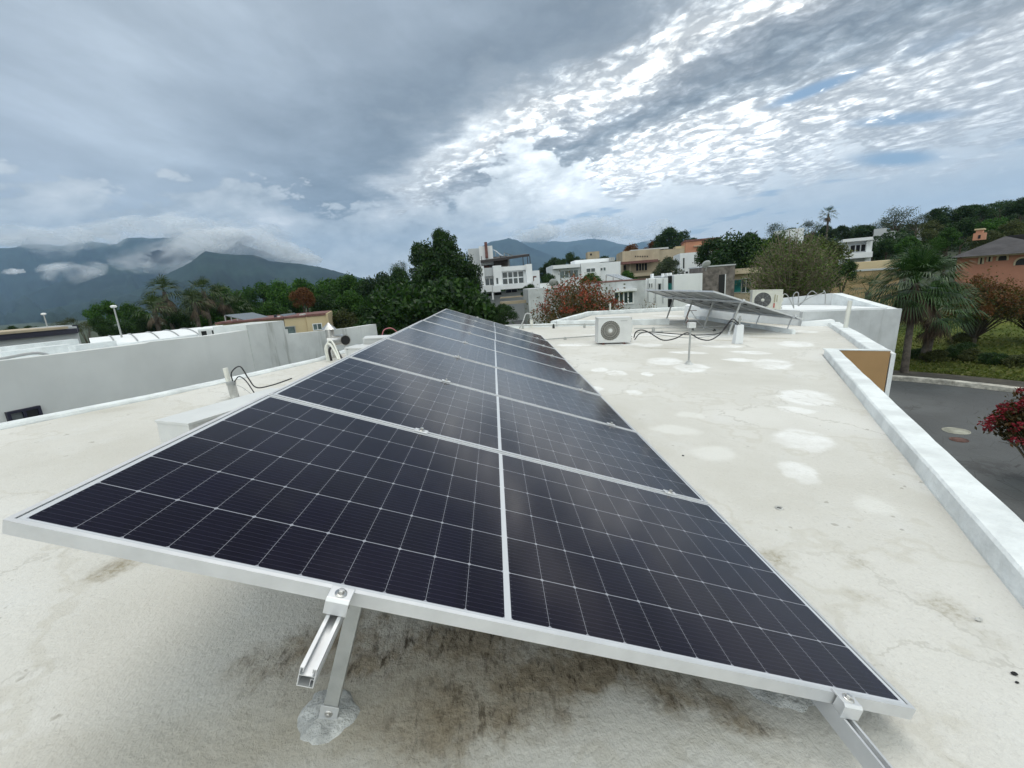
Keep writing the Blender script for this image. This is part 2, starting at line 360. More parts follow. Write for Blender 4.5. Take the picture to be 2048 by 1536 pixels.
# ---- module glass: cells, white grid and busbars from object coordinates
PL, PW = 2.278, 1.134
def cellmat():
    m = bpy.data.materials.new('solar_cells'); m.use_nodes = True; g = N(m.node_tree); g.n.clear()
    x, y, z = g.xyz(g.new('ShaderNodeTexCoord').outputs['Object'])[:3]
    mx, my, mid = .026, .022, .0085
    half = PL/2-mid
    cw = (half-mx)/11; ch = (PW-2*my)/6
    xa = g.m('SUBTRACT', g.m('SUBTRACT', PL/2, g.m('ABSOLUTE', g.m('SUBTRACT', x, PL/2))), mx)
    ya = g.m('SUBTRACT', y, my)
    fx = g.m('FRACT', g.m('DIVIDE', xa, cw)); fy = g.m('FRACT', g.m('DIVIDE', ya, ch))
    ex = g.m('MULTIPLY', g.m('MINIMUM', fx, g.m('SUBTRACT', 1., fx)), cw)      # metres to cell border
    ey = g.m('MULTIPLY', g.m('MINIMUM', fy, g.m('SUBTRACT', 1., fy)), ch)
    line = g.m('MAXIMUM', g.m('LESS_THAN', ex, .0005), g.m('LESS_THAN', ey, .0014))
    corner = g.m('LESS_THAN', g.m('ADD', ex, ey), .0068)
    line = g.m('MAXIMUM', line, corner)
    out = g.m('MAXIMUM', g.m('MAXIMUM', g.m('LESS_THAN', xa, 0.), g.m('GREATER_THAN', xa, half-mx)), g.m('MAXIMUM', g.m('LESS_THAN', ya, 0.), g.m('GREATER_THAN', ya, 6*ch)))
    white = g.m('MAXIMUM', g.m('MULTIPLY', line, .75), out)
    fb = g.m('FRACT', g.m('MULTIPLY', fy, 11.)); eb = g.m('MULTIPLY', g.m('MINIMUM', fb, g.m('SUBTRACT', 1., fb)), ch/11)
    bus = g.m('LESS_THAN', eb, .00045)
    pad = g.m('MULTIPLY', g.m('LESS_THAN', eb, .0011), g.m('LESS_THAN', g.m('ABSOLUTE', g.m('SUBTRACT', ex, .005)), .0025))
    cellid = g.comb(g.m('FLOOR', g.m('DIVIDE', x, cw)), g.m('FLOOR', g.m('DIVIDE', ya, ch)), 0.)
    wn = g.new('ShaderNodeTexWhiteNoise', noise_dimensions='3D'); g.put(wn.inputs['Vector'], cellid)
    v = g.m('ADD', .8, g.m('MULTIPLY', wn.outputs[0], .4))
    c = g.mix(1., (.0036, .0028, .0105), g.comb(v, v, v), 'MULTIPLY')
    c = g.mix(g.m('MULTIPLY', bus, .75), c, (.042, .038, .06))
    c = g.mix(g.m('MULTIPLY', pad, .3), c, (.12, .12, .14))
    c = g.mix(g.m('MULTIPLY', line, .85), c, (.33, .34, .38)); c = g.mix(out, c, (.52, .54, .57))
    ed = g.m('MINIMUM', g.m('ADD', xa, mx), g.m('MINIMUM', y, g.m('SUBTRACT', PW, y)))
    c = g.mix(g.m('LESS_THAN', ed, .0135), c, (.12, .13, .14))  # dark rim: shade of the glass recess beside the frame lip, painted in
    # dust film and a few bird marks
    geo = g.new('ShaderNodeTexCoord').outputs['Object']
    du = g.noise(geo, 2.4, 6, .65); du2 = g.noise(geo, 60, 2, .5)
    dust = g.m('MULTIPLY', g.m('ADD', g.ss(du, .45, .8), g.m('MULTIPLY', g.ss(du2, .68, .8), .8)), .028)
    c = g.mix(dust, c, (.30, .29, .27))
    p = g.new('ShaderNodeBsdfPrincipled'); g.put(p.inputs['Base Color'], c)
    g.put(p.inputs['Roughness'], g.m('ADD', .09, g.m('MULTIPLY', du, .09))); p.inputs['IOR'].default_value = 1.40; p.inputs['Specular Tint'].default_value = (1., .86, .78, 1)
    o = g.new('ShaderNodeOutputMaterial'); g.l.new(p.outputs[0], o.inputs[0]); return m
M['cells'] = cellmat()

# ---- flat roof coating with patches, stains and trowel marks (object coordinates = metres on the roof)
def roofmat():
    global CR, CP
    CR, CP = FR['roof']
    m = bpy.data.materials.new('roof_coating'); m.use_nodes = True; g = N(m.node_tree); g.n.clear()
    tcv = g.new('ShaderNodeTexCoord').outputs['Object']
    big = g.noise(tcv, .55, 5, .6); med = g.noise(tcv, 2.3, 5, .6); fine = g.noise(tcv, 38, 4, .65)
    grit = g.noise(g.map(tcv, rot=(0, 0, .5), sc=(1, .6, 1)), 70, 5, .7, .3)
    c = g.mix(g.ss(big, .3, .7), (.52, .505, .458), (.64, .63, .595))
    c = g.mix(g.m('MULTIPLY', g.ss(med, .52, .72), .45), c, (.62, .62, .60))
    c = g.mix(g.m('MULTIPLY', g.ss(fine, .55, .8), .30), c, (.40, .39, .35))
    c = g.mix(g.m('MULTIPLY', g.ss(grit, .56, .74), .38), c, (.30, .285, .24)); c = g.mix(g.m('MULTIPLY', g.ss(grit, .42, .26), .35), c, (.74, .735, .71))
    wx = g.noise(tcv, 3.0, 5, .65); wy = g.noise(g.map(tcv, (5, 9, 2)), 3.0, 5, .65)
    wv = g.comb(g.m('SUBTRACT', wx, .5), g.m('SUBTRACT', wy, .5), 0.)
    def warped(k):
        n = g.n.new('ShaderNodeVectorMath'); n.operation = 'MULTIPLY_ADD'; g.put(n.inputs[0], wv); n.inputs[1].default_value = (k, k, 0); g.put(n.inputs[2], tcv)
        return n.outputs[0]
    w1 = warped(.26); w2 = warped(.6)
    def ell(src, cx, cy, rx, ry, ang, soft):
        n = g.n.new('ShaderNodeMapping'); n.vector_type = 'TEXTURE'; g.put(n.inputs[0], src)
        n.inputs[1].default_value = (cx, cy, 0); n.inputs[2].default_value = (0, 0, ang); n.inputs[3].default_value = (rx, ry, 1e3)
        l = g.n.new('ShaderNodeVectorMath'); l.operation = 'LENGTH'; g.put(l.inputs[0], n.outputs[0])
        return g.ss(l.outputs['Value'], 1.0, 1.0-soft)
    def pix(px, py, rx, ry):
        c0 = onz(px, py); a = onz(px+rx, py); b = onz(px, py-ry); b2 = onz(px, py+ry)
        return c0.x, c0.y, (a-c0).length, max((b-b2).length/2, .05), math.atan2(b.y-b2.y, b.x-b2.x)-PI/2
    # white repaired patches
    pw = None
    for q in [(1612,794,62,17), (1590,820,36,8), (1606,880,64,25), (1600,944,44,24), (1545,728,44,13), (1200,740,20,5), (1232,746,24,6), (1297,748,14,5),
              (1195,777,16,6), (1267,785,19,6), (1330,722,42,9), (1382,735,38,10), (1590,688,40,7), (1560,664,38,3.5), (1500,705,46,4), (1420,670,60,4),
              (1330,668,55,3.4), (1300,690,30,4), (1610,663,30,3), (1250,688,60,3), (1440,692,50,3.5), (1480,720,40,3.5), (1240,670,90,2.4), (1400,640,60,2.2),
              (1345,632,50,1.6), (1150,690,45,3), (1540,655,60,2), (1375,705,46,3)]:
        e = ell(w1, *pix(*q), .34); pw = e if pw is None else g.m('MAXIMUM', pw, e)
    c = g.mix(g.m('MULTIPLY', g.m('MULTIPLY', pw, g.m('ADD', .30, g.m('MULTIPLY', g.ss(med, .35, .65), .50)), clamp=True), g.m('ADD', .35, g.m('MULTIPLY', g.ss(fine, .2, .5), .65))), c, (.84, .845, .84))
    faint = None
    for q in [(1425,906,52,20), (1350,860,60,12), (1750,1010,50,22), (1380,830,40,8)]:
        e = ell(w1, *pix(*q), .5); faint = e if faint is None else g.m('MAXIMUM', faint, e)
    vr = g.new('ShaderNodeTexVoronoi'); vr.feature = 'DISTANCE_TO_EDGE'; g.put(vr.inputs['Vector'], w2); vr.inputs['Scale'].default_value = .9
    c = g.mix(g.m('MULTIPLY', g.m('MULTIPLY', g.ss(vr.outputs['Distance'], .012, .003), g.ss(big, .45, .6)), .35), c, (.30, .285, .24))
    tide = g.m('MULTIPLY', g.ss(g.m('ABSOLUTE', g.m('SUBTRACT', big, .52)), .014, .002), .22); c = g.mix(tide, c, (.40, .37, .29))
    c = g.mix(g.m('MULTIPLY', faint, .45), c, (.74, .74, .71))
    # grime under the front of the array, mildew, puddle edges
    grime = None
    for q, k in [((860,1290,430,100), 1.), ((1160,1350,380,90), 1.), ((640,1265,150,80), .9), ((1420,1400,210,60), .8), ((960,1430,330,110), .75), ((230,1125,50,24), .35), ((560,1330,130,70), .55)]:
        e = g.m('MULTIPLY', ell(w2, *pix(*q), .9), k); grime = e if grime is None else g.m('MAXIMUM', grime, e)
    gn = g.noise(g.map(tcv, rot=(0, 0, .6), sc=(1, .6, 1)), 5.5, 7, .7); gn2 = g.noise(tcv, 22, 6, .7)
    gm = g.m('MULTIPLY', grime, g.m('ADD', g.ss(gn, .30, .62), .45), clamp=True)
    film = g.m('MULTIPLY', ell(w2, *pix(820, 1420, 1000, 150), .95), .75); c = g.mix(film, c, (.36, .325, .255))  # broad tan foreground tint: dirt plus shade put into the colour
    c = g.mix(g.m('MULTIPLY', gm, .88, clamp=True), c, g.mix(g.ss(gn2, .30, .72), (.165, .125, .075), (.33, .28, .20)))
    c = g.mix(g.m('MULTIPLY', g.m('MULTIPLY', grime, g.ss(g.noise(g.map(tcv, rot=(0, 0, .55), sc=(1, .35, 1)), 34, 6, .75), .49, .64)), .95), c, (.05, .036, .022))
    mil = None
    for q, k in [((1560,1120,60,26), .9), ((1900,1215,60,34), .75), ((1710,1120,50,14), .5), ((1710,1190,60,20), .35), ((1980,1270,40,20), .4), ((230,1135,60,18), .9), ((330,1110,60,14), .5),
                 ((1460,681,50,2.4), 1.), ((1540,676,60,2.), .9), ((1380,668,40,1.8), .7), ((1580,661,18,1.4), 1.), ((1500,668,45,1.6), .8), ((1330,697,70,2), .7), ((1240,655,60,2), .4),
                 ((1420,640,130,6), .55), ((1520,648,90,4), .6), ((230,820,60,6), .4), ((60,838,40,6), .35), ((420,770,70,4), .3)]:
        e = g.m('MULTIPLY', ell(w1, *pix(*q), .8), k); mil = e if mil is None else g.m('MAXIMUM', mil, e)
    c = g.mix(g.m('MULTIPLY', mil, g.m('ADD', .25, g.m('MULTIPLY', g.ss(fine, .4, .7), .6)), clamp=True), c, (.24, .205, .12))
    # pocks
    vo = g.new('ShaderNodeTexVoronoi'); g.put(vo.inputs['Vector'], w1); vo.inputs['Scale'].default_value = 1.6
    c = g.mix(g.m('MULTIPLY', g.m('LESS_THAN', vo.outputs['Distance'], .016), .85), c, (.08, .075, .06))
    c = g.mix(g.m('MULTIPLY', g.ss(g.m('MULTIPLY', g.noise(tcv, 16, 2, .4), g.ss(med, .4, .6)), .66, .72), .5), c, (.22, .2, .16))
    p = g.new('ShaderNodeBsdfPrincipled'); g.put(p.inputs['Base Color'], c)
    g.put(p.inputs['Roughness'], g.m('SUBTRACT', .78, g.m('MULTIPLY', pw, .18))); p.inputs['Specular IOR Level'].default_value = .35
    b = g.new('ShaderNodeBump'); b.inputs['Strength'].default_value = .85; b.inputs['Distance'].default_value = .017
    h = g.m('ADD', g.m('ADD', g.m('MULTIPLY', fine, .42), g.m('MULTIPLY', grit, .42)), g.m('ADD', g.m('MULTIPLY', med, .9), g.m('MULTIPLY', g.m('MULTIPLY', grime, gn2), .9)))
    g.put(b.inputs['Height'], h); g.l.new(b.outputs[0], p.inputs['Normal'])
    o = g.new('ShaderNodeOutputMaterial'); g.l.new(p.outputs[0], o.inputs[0]); return m
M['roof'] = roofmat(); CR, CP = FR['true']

def grassmat():
    m = bpy.data.materials.new('lawn'); m.use_nodes = True; g = N(m.node_tree); g.n.clear()
    tcv = g.new('ShaderNodeTexCoord').outputs['Object']
    a = g.noise(tcv, .35, 5, .6); b = g.noise(tcv, 5, 5, .7)
    c = g.mix(g.ss(a, .35, .65), (.07, .095, .02), (.13, .145, .035))
    c = g.mix(g.m('MULTIPLY', g.ss(b, .4, .7), .6), c, (.05, .07, .015))
    p = g.new('ShaderNodeBsdfPrincipled'); g.put(p.inputs['Base Color'], c); p.inputs['Roughness'].default_value = .95; p.inputs['Specular IOR Level'].default_value = .1
    bb = g.new('ShaderNodeBump'); bb.inputs['Strength'].default_value = 1.; bb.inputs['Distance'].default_value = .1; g.put(bb.inputs['Height'], b); g.l.new(bb.outputs[0], p.inputs['Normal'])
    o = g.new('ShaderNodeOutputMaterial'); g.l.new(p.outputs[0], o.inputs[0]); return m
M['lawn'] = grassmat()
def asphaltmat():
    m = bpy.data.materials.new('asphalt'); m.use_nodes = True; g = N(m.node_tree); g.n.clear()
    tcv = g.new('ShaderNodeTexCoord').outputs['Object']
    a = g.noise(tcv, .3, 5, .6, .4); b = g.noise(tcv, 1.2, 6, .7, .3); d = g.noise(tcv, 30, 3, .6)
    c = g.mix(g.ss(a, .35, .65), (.055, .058, .06), (.092, .098, .10)); vr = g.new('ShaderNodeTexVoronoi'); vr.feature = 'DISTANCE_TO_EDGE'; g.put(vr.inputs['Vector'], g.map(tcv, sc=(.5, .3, 1))); c = g.mix(g.m('MULTIPLY', g.ss(vr.outputs['Distance'], .012, .004), .6), c, (.02, .02, .02))
    c = g.mix(g.m('MULTIPLY', g.m('MULTIPLY', g.ss(b, .54, .64), g.ss(a, .42, .6)), .6), c, (.04, .04, .04))
    c = g.mix(g.m('MULTIPLY', g.ss(b, .32, .25), .6), c, (.17, .17, .17))
    c = g.mix(g.m('MULTIPLY', g.ss(d, .5, .7), .2), c, (.16, .16, .155))
    p = g.new('ShaderNodeBsdfPrincipled'); g.put(p.inputs['Base Color'], c); g.put(p.inputs['Roughness'], g.m('ADD', .5, g.m('MULTIPLY', a, .5)))
    bb = g.new('ShaderNodeBump'); bb.inputs['Strength'].default_value = .4; bb.inputs['Distance'].default_value = .01; g.put(bb.inputs['Height'], d); g.l.new(bb.outputs[0], p.inputs['Normal'])
    o = g.new('ShaderNodeOutputMaterial'); g.l.new(p.outputs[0], o.inputs[0]); return m
M['asphalt'] = asphaltmat()
M['kerb'] = pmat('kerb_paint', (.52, .5, .44), .85, var=.5, vscale=4, bump=.3, bscale=12, streak=.7, streakcol=(.12, .11, .09))
M['scrub'] = pmat('scrub_ground', (.03, .045, .015), .95, var=.5, vscale=.08, bump=.5, bscale=2)
M['hill'] = pmat('forest_slope', (.014, .026, .018), .95, var=.55, vscale=.004, spec=.1)
M['cover'] = pmat('manhole_ring', (.30, .30, .25), .85, var=.3, vscale=6)
M['rust'] = pmat('rusty_lid', (.10, .05, .04), .85, var=.4, vscale=5)

# ================================================================== SETTING: ground, road, lawn, hills
def sm(x, a, b):
    u = max(0., min(1., (x-a)/(b-a))); return u*u*(3-2*u)
def ground_z(x, y):
    d = math.hypot(x-CP.x, y-CP.y); a = math.degrees(math.atan2(x-CP.x, y-CP.y))
    k = sm(a, 2, 52)*(1-sm(a, 95, 150))
    h = 15*k*sm(d, 42, 210)
    h -= 6*(1-sm(a, -25, 5))*sm(d, 30, 90)*(1 if a > -150 else 0)
    return -3.25+h
mb = MB()
rad = [0.]+[4*1.16**i for i in range(53)]
na = 144
vs = [(CP.x, CP.y, -3.25)]; fs = []
for r in rad[1:]:
    for j in range(na):
        a = 2*PI*j/na; x = CP.x+r*math.sin(a); y = CP.y+r*math.cos(a)
        n_ = noise.noise(Vector((x*.02, y*.02, 0)))*min(1.2, max(0, r-60)*.02)
        vs.append((x, y, ground_z(x, y)+n_))
for j in range(na): fs.append((0, 1+(j+1) % na, 1+j))
for i in range(len(rad)-2):
    for j in range(na):
        a = 1+i*na+j; b = 1+i*na+(j+1) % na; fs.append((a, b, b+na, a+na))
mb.add(vs, fs, 0, True)
struct(mb.build('ground', M['scrub']))

# lawn sheet, road disc with kerb, street beyond the lawn
RC, RR = (9.9, 8.6), 7.9
def arc(r, a0, a1, n): return [(RC[0]+r*math.cos(math.radians(lerp(a0, a1, i/n))), RC[1]+r*math.sin(math.radians(lerp(a0, a1, i/n)))) for i in range(n+1)]
mb = MB(); n = 40; o1 = arc(RR+1.25, -60, 150, n); o2 = arc(RR+36, -60, 150, n)
for k in range(12):
    pass
g = []
for k in range(13):
    f = k/12; ring = arc(RR+1.25+f*27, -60, 150, n)
    g += [(x, y, max(-3.18, ground_z(x, y)+.07)+.04*noise.noise(Vector((x*.3, y*.3, 0)))) for x, y in ring]
mb.add(g, [(k*(n+1)+j, k*(n+1)+j+1, (k+1)*(n+1)+j+1, (k+1)*(n+1)+j) for k in range(12) for j in range(n)], 0, True)
struct(mb.build('lawn', M['lawn']))
mb = MB(); c = arc(RR, 0, 360, 72)[:-1]
mb.add([(x, y, -3.235) for x, y in c], [tuple(range(72))])
struct(mb.build('road', M['asphalt']))
mb = MB()
k0 = arc(RR-.02, -60, 150, 60); k1 = arc(RR+.22, -60, 150, 60); k2 = arc(RR+1.3, -60, 150, 60)
for i in range(60):
    mb.hexa([(*k0[i], -3.26), (*k0[i+1], -3.26), (*k1[i+1], -3.26), (*k1[i], -3.26)], [(*k0[i], -3.09), (*k0[i+1], -3.09), (*k1[i+1], -3.08), (*k1[i], -3.08)])
struct(mb.build('kerb', M['kerb']))
mb = MB()
for i in range(60):
    mb.add([(*k1[i], -3.10), (*k1[i+1], -3.10), (*k2[i+1], -3.11), (*k2[i], -3.11)], [(0, 1, 2, 3)])
struct(mb.build('verge', pmat('dark_verge', (.05, .045, .035), .95, var=.4, vscale=3)))
# farther street seen between the trunks
mb = MB(); r1 = arc(RR+28.4, -60, 150, 60); r2 = arc(RR+34.5, -60, 150, 60)
for i in range(60):
    za = [ground_z(*r1[i])+.25, ground_z(*r1[i+1])+.25, ground_z(*r2[i+1])+.35, ground_z(*r2[i])+.35]
    mb.add([(*r1[i], za[0]), (*r1[i+1], za[1]), (*r2[i+1], za[2]), (*r2[i], za[3])], [(0, 1, 2, 3)])
struct(mb.build('street', M['asphalt']))
mb = MB(); r0 = arc(RR+28.0, -60, 150, 60)
for i in range(60):
    za = ground_z(*r1[i])+.1; zb = ground_z(*r1[i+1])+.1
    mb.hexa([(*r0[i], za-.2), (*r0[i+1], zb-.2), (*r1[i+1], zb-.2), (*r1[i], za-.2)], [(*r0[i], za+.3), (*r0[i+1], zb+.3), (*r1[i+1], zb+.3), (*r1[i], za+.3)])
struct(mb.build('pavement', M['kerb']))
for (px, py, rad_, mt, nm, lb) in ((1912, 862, .46, 'cover', 'manhole_cover', 'pale ringed manhole cover in the asphalt road below the parapet'), (1918, 880, .30, 'rust', 'manhole_cover', 'small rusty drain lid in the road nearest the roof parapet')):
    p = onz(px, py, -3.235); mb = MB(); Mx = Matrix.Translation((p.x, p.y, -3.235)); rad_ *= .58
    mb.lathe([(rad_, -.02), (rad_, .012), (rad_*.93, .016), (rad_*.90, .004), (rad_*.78, .004), (rad_*.76, .014), (rad_*.3, .016), (.001, .018)], 32, 0, Mx)
    tag(mb.build(nm, M[mt]), lb, 'manhole cover')

# ------------------------------------------------------------------ mountains: real ridges kilometres away
def ridge(name, pts, dist, foot, seed, amp, mat='hill'):
    x0, x1 = pts[0][0], pts[-1][0]; nc = 150; nr = 34; vs = []
    for j in range(nr+6):
        f = j/(nr-1) if j < nr else 1+(j-nr+1)*.06
        for i in range(nc+1):
            px = lerp(x0, x1, i/nc); top_ = at(px, interp(pts, px), dist)
            dd = lerp(foot, dist, f); d = ray(px, 560); a = Vector((d.x, d.y)).normalized()
            H_ = top_.z+8
            prof = (f**1.25 if f <= 1 else 1-(f-1)*1.6)
            x = CP.x+a.x*dd; y = CP.y+a.y*dd
            u = (px-x0)/(x1-x0)*(x1-x0)/60.
            gl = noise.fractal(Vector((u*1.3+seed, f*1.6, seed)), 1., 2.1, 5)
            rd = abs(noise.noise(Vector((u*1.0+f*.9+seed*3, f*.5, 4.))))
            z = -8+H_*prof + amp*(gl*.7-rd*1.1+.15)*math.sin(min(1, f)*PI)**.7*(1 if f < 1 else 0)
            if abs(f-1) < 1e-6: z += amp*.05*noise.fractal(Vector((u*9, seed, 0)), 1, 2, 4)
            vs.append((x, y, z))
    mb = MB(); mb.add(vs, [(j*(nc+1)+i, j*(nc+1)+i+1, (j+1)*(nc+1)+i+1, (j+1)*(nc+1)+i) for j in range(nr+5) for i in range(nc)], 0, True)
    return struct(mb.build(name, M[mat]))
ridge('mountain', [(-500, 512), (-200, 505), (0, 498), (51, 495), (70, 488), (113, 488), (137, 493), (187, 481), (219, 485), (250, 489), (273, 476), (305, 475), (324, 477), (355, 475), (400, 472), (470, 480), (540, 502), (620, 540), (700, 562)], 5600, 3400, 1, 150)
ridge('mountain', [(-500, 600), (-150, 600), (0, 605), (60, 585), (130, 560), (190, 538), (223, 527), (242, 534), (290, 541), (332, 538), (363, 530), (430, 512), (500, 520), (560, 545), (640, 560)], 3900, 2400, 5, 90)
ridge('mountain', [(60, 622), (160, 605), (250, 588), (300, 566), (344, 545), (390, 524), (422, 502), (461, 508), (520, 510), (547, 522), (609, 528), (645, 534), (691, 547), (760, 566), (850, 578)], 2700, 1500, 9, 70)
ridge('mountain', [(860, 575), (920, 530), (960, 498), (975, 489), (987, 483), (1010, 479), (1024, 476), (1040, 480), (1060, 492), (1112, 514), (1180, 535), (1260, 560)], 5200, 3300, 13, 110)
ridge('mountain', [(900, 560), (985, 500), (1053, 482), (1090, 483), (1112, 482), (1137, 484), (1162, 480), (1184, 477), (1211, 479), (1234, 486), (1254, 491), (1300, 480), (1360, 476), (1450, 490), (1560, 520)], 7600, 4600, 17, 170)

# ================================================================== OWN HOUSE: roof, parapets, walls (built in the frame of the roof)
CR, CP = FR['roof']
BEFORE = set(o.name for o in bpy.data.objects)
TH = math.radians(17); HT = .76
RY = Matrix.Rotation(TH, 3, 'Y')
house = empty('house', (0, 0, 0)); tag(house, 'white flat-roofed house in the foreground whose coated roof carries the solar panels', 'house')
roofpoly = [(.34, -4.0), (6.50, 6.03), (7.20, 5.75), (12.3, 14.2), (13.5, 21.5), (9.6, 18.3), (5.0, 16.6), (2.95, 12.25), (-1.35, 11.8), (-1.85, 8.2), (-2.04, 6.9), (-3.01, 4.41), (-3.65, 3.25), (-7.9, -4.0)]
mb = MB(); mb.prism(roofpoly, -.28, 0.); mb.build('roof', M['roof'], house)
body = [(.52, -3.9), (6.72, 5.95), (7.30, 5.75), (10.7, 11.1), (9.6, 18.2), (5.0, 16.5), (2.95, 12.2), (-1.3, 11.7), (-1.95, 6.9), (-3.55, 3.25), (-7.8, -3.9)]
mb = MB(); mb.prism(body, -3.4, -.281); mb.build('wall', M['white'], house)
def off(p, q, d):   # offset to the right of p->q
    v = Vector((q[0]-p[0], q[1]-p[1])).normalized(); return Vector((v.y, -v.x))*d
def parapet(name, pts, w_, h, side=1, z0=-.27, mat='parapet', lump=.006, taper=0.):
    """wall of width w_ standing outside the given inner line; slightly uneven hand-trowelled top"""
    P = [Vector(p) for p in pts]; res = [P[0]]
    for a, b in zip(P, P[1:]):
        k = max(1, int((b-a).length/.22)); res += [a+(b-a)*(i/k) for i in range(1, k+1)]
    mb = MB(); vs = []
    nr_ = []
    for i, p in enumerate(res):
        d = (res[min(i+1, len(res)-1)]-res[max(0, i-1)]).normalized(); nn = Vector((d.y, -d.x))*side
        j = noise.noise(Vector((p.x*1.7, p.y*1.7, 3)))*lump*1.5; q = noise.noise(Vector((p.x*2.3, p.y*2.3, 8)))*lump*2.2
        hh = h(i/(len(res)-1)) if callable(h) else h
        hz = hh+noise.noise(Vector((p.x, p.y, 1)))*lump
        a = p-nn*(.012+j); b = p+nn*j*.6; c = p+nn*(w_+q); e = .012
        vs += [(a.x, a.y, z0), (a.x, a.y, .012), (b.x, b.y, hz-e), (b.x+nn.x*e, b.y+nn.y*e, hz), (c.x-nn.x*e, c.y-nn.y*e, hz), (c.x, c.y, hz-e), (c.x, c.y, z0)]
    k = 7
    fs = [(i*k+j, i*k+(j+1) % k, (i+1)*k+(j+1) % k, (i+1)*k+j) for i in range(len(res)-1) for j in range(k)]
    if side < 0: fs = [tuple(reversed(f)) for f in fs]
    fs += [tuple(range(k)), tuple(reversed(range((len(res)-1)*k, len(res)*k)))]
    mb.add(vs, fs); return mb.build(name, M[mat], house)
U = Vector((.8480, -.5299))   # outward from the right-hand parapets
parapet('parapet', [(.35, -3.9), (3.05, .43), (6.50, 5.98)], .19, .10)
# brown light-well wall and the parapet stepping out beyond it
mb = MB(); mb.hexa([(6.69, 5.885, -3.3), (7.33, 5.665, -3.3), (7.36, 5.75, -3.3), (6.72, 5.97, -3.3)], [(6.69, 5.885, .088), (7.33, 5.665, .088), (7.36, 5.75, .088), (6.72, 5.97, .088)])
mb.build('light_well_wall', M['brown'], house)
mb = MB(); mb.hexa([(6.47, 5.95, .089), (7.345, 5.655, .089), (7.385, 5.76, .089), (6.53, 6.07, .089)], [(6.47, 5.95, .101), (7.345, 5.655, .101), (7.385, 5.76, .101), (6.53, 6.07, .101)]); mb.build('coping', M['parapet'], house)
parapet('parapet', [(7.13, 5.83), (8.6, 8.16), (10.0, 10.45)], .26, .10)
mb = MB(); mb.hexa([(7.345, 5.66, -3.35), (7.42, 5.64, -3.35), (10.3, 10.3, -3.35), (10.2, 10.4, -3.35)], [(7.345, 5.66, .05), (7.41, 5.65, .05), (10.3, 10.3, .05), (10.2, 10.4, .05)]); mb.build('wall', M['white'], house)
parapet('parapet', [(-7.9, -4.0), (-3.65, 3.25), (-3.01, 4.41), (-2.04, 6.9), (-1.85, 8.2), (-1.35, 11.8)], .11, .045, side=-1)
parapet('parapet', [(2.95, 12.25), (-1.35, 11.8)], .13, .09, side=1)
# low kerb wall behind the condenser and the far left / back edges
parapet('kerb_wall', [(2.98, 12.22), (6.3, 11.95)], .14, .17, side=-1, z0=-.02)
parapet('parapet', [(2.95, 12.40), (5.0, 16.75), (9.6, 18.4), (13.5, 21.5)], .16, .15, side=-1)

# raised neighbouring roof with the tall grey-white parapet at the right
nb = empty('house', (11, 14, -3)); tag(nb, 'pale house adjoining the roof at right, taller smooth parapet around its raised roof', 'house')
A0 = Vector((9.35, 10.55)); B0 = Vector((12.40, 10.86))
Bk = at(1684, 586, 17.6); Bk2 = at(1560, 597, 17.3); zt = .37
mb = MB()
mb.hexa([(A0.x, A0.y, -.05), (B0.x, B0.y, -3.4), (B0.x+.05, B0.y+.12, -3.4), (A0.x, A0.y+.12, -.05)], [(A0.x, A0.y, zt), (B0.x, B0.y, zt), (B0.x+.05, B0.y+.12, zt), (A0.x, A0.y+.12, zt)])
mb.build('wall', M['wallgrey'], nb)
mb = MB()
dv_ = (Vector((Bk.x, Bk.y))-B0).normalized(); nv = Vector((-dv_.y, dv_.x))*.34
b1 = B0+dv_*.125; e1 = Vector((Bk.x, Bk.y))
mb.hexa([(*(b1+nv), -.2), (*b1, -3.4), (*e1, -3.4), (*(e1+nv), -.2)], [(*(b1+nv), zt+.002), (*b1, zt+.002), (*e1, Bk.z), (*(e1+nv), Bk.z)])
mb.build('parapet', M['parapet'], nb)
q1 = e1+nv; q2 = Vector((Bk2.x, Bk2.y)); dq = (q2-q1).normalized(); nq = Vector((dq.y, -dq.x))*.25
if nq.dot(Vector((0, 1))) < 0: nq = -nq
mb = MB(); mb.hexa([(*q2, -.2), (*(q1-dq*.003), -.2), (*(q1+nq), -.2), (*(q2+nq), -.2)], [(*q2, Bk2.z), (*(q1-dq*.003), Bk.z-.003), (*(q1+nq), Bk.z-.003), (*(q2+nq), Bk2.z)])
mb.build('parapet', M['wallgrey'], nb)
q3 = at(1380, 606, 19.); 
mb = MB(); mb.prism([(A0.x+.01, A0.y+.13), (B0.x-.3, B0.y+.13), (q1.x, q1.y-.02), (q2.x, q2.y-.02), (q3.x, q3.y), (7.9, 14.6)], -.02, at(1530, 624, 13.4).z-.002); mb.build('roof', M['white'], nb)
mb = MB(); mb.prism([(B0.x-.02, B0.y+.2), (e1.x-.05, e1.y-.1), (q2.x, q2.y+.2), (q3.x, q3.y+.2), (9.7, 11.5)], -3.4, -.3); mb.build('wall', M['wallgrey'], nb)
# small mortar plinth at the corner
mb = MB(); p = A0
mb.hexa([(p.x-.03, p.y-.04, 0), (p.x+.75, p.y-.33, 0), (p.x+.8, p.y-.02, 0), (p.x-.02, p.y-.004, 0)], [(p.x, p.y-.02, .10), (p.x+.7, p.y-.25, .16), (p.x+.78, p.y-.02, .17), (p.x, p.y-.004, .12)])
mb.build('mortar_plinth', M['white'], house)

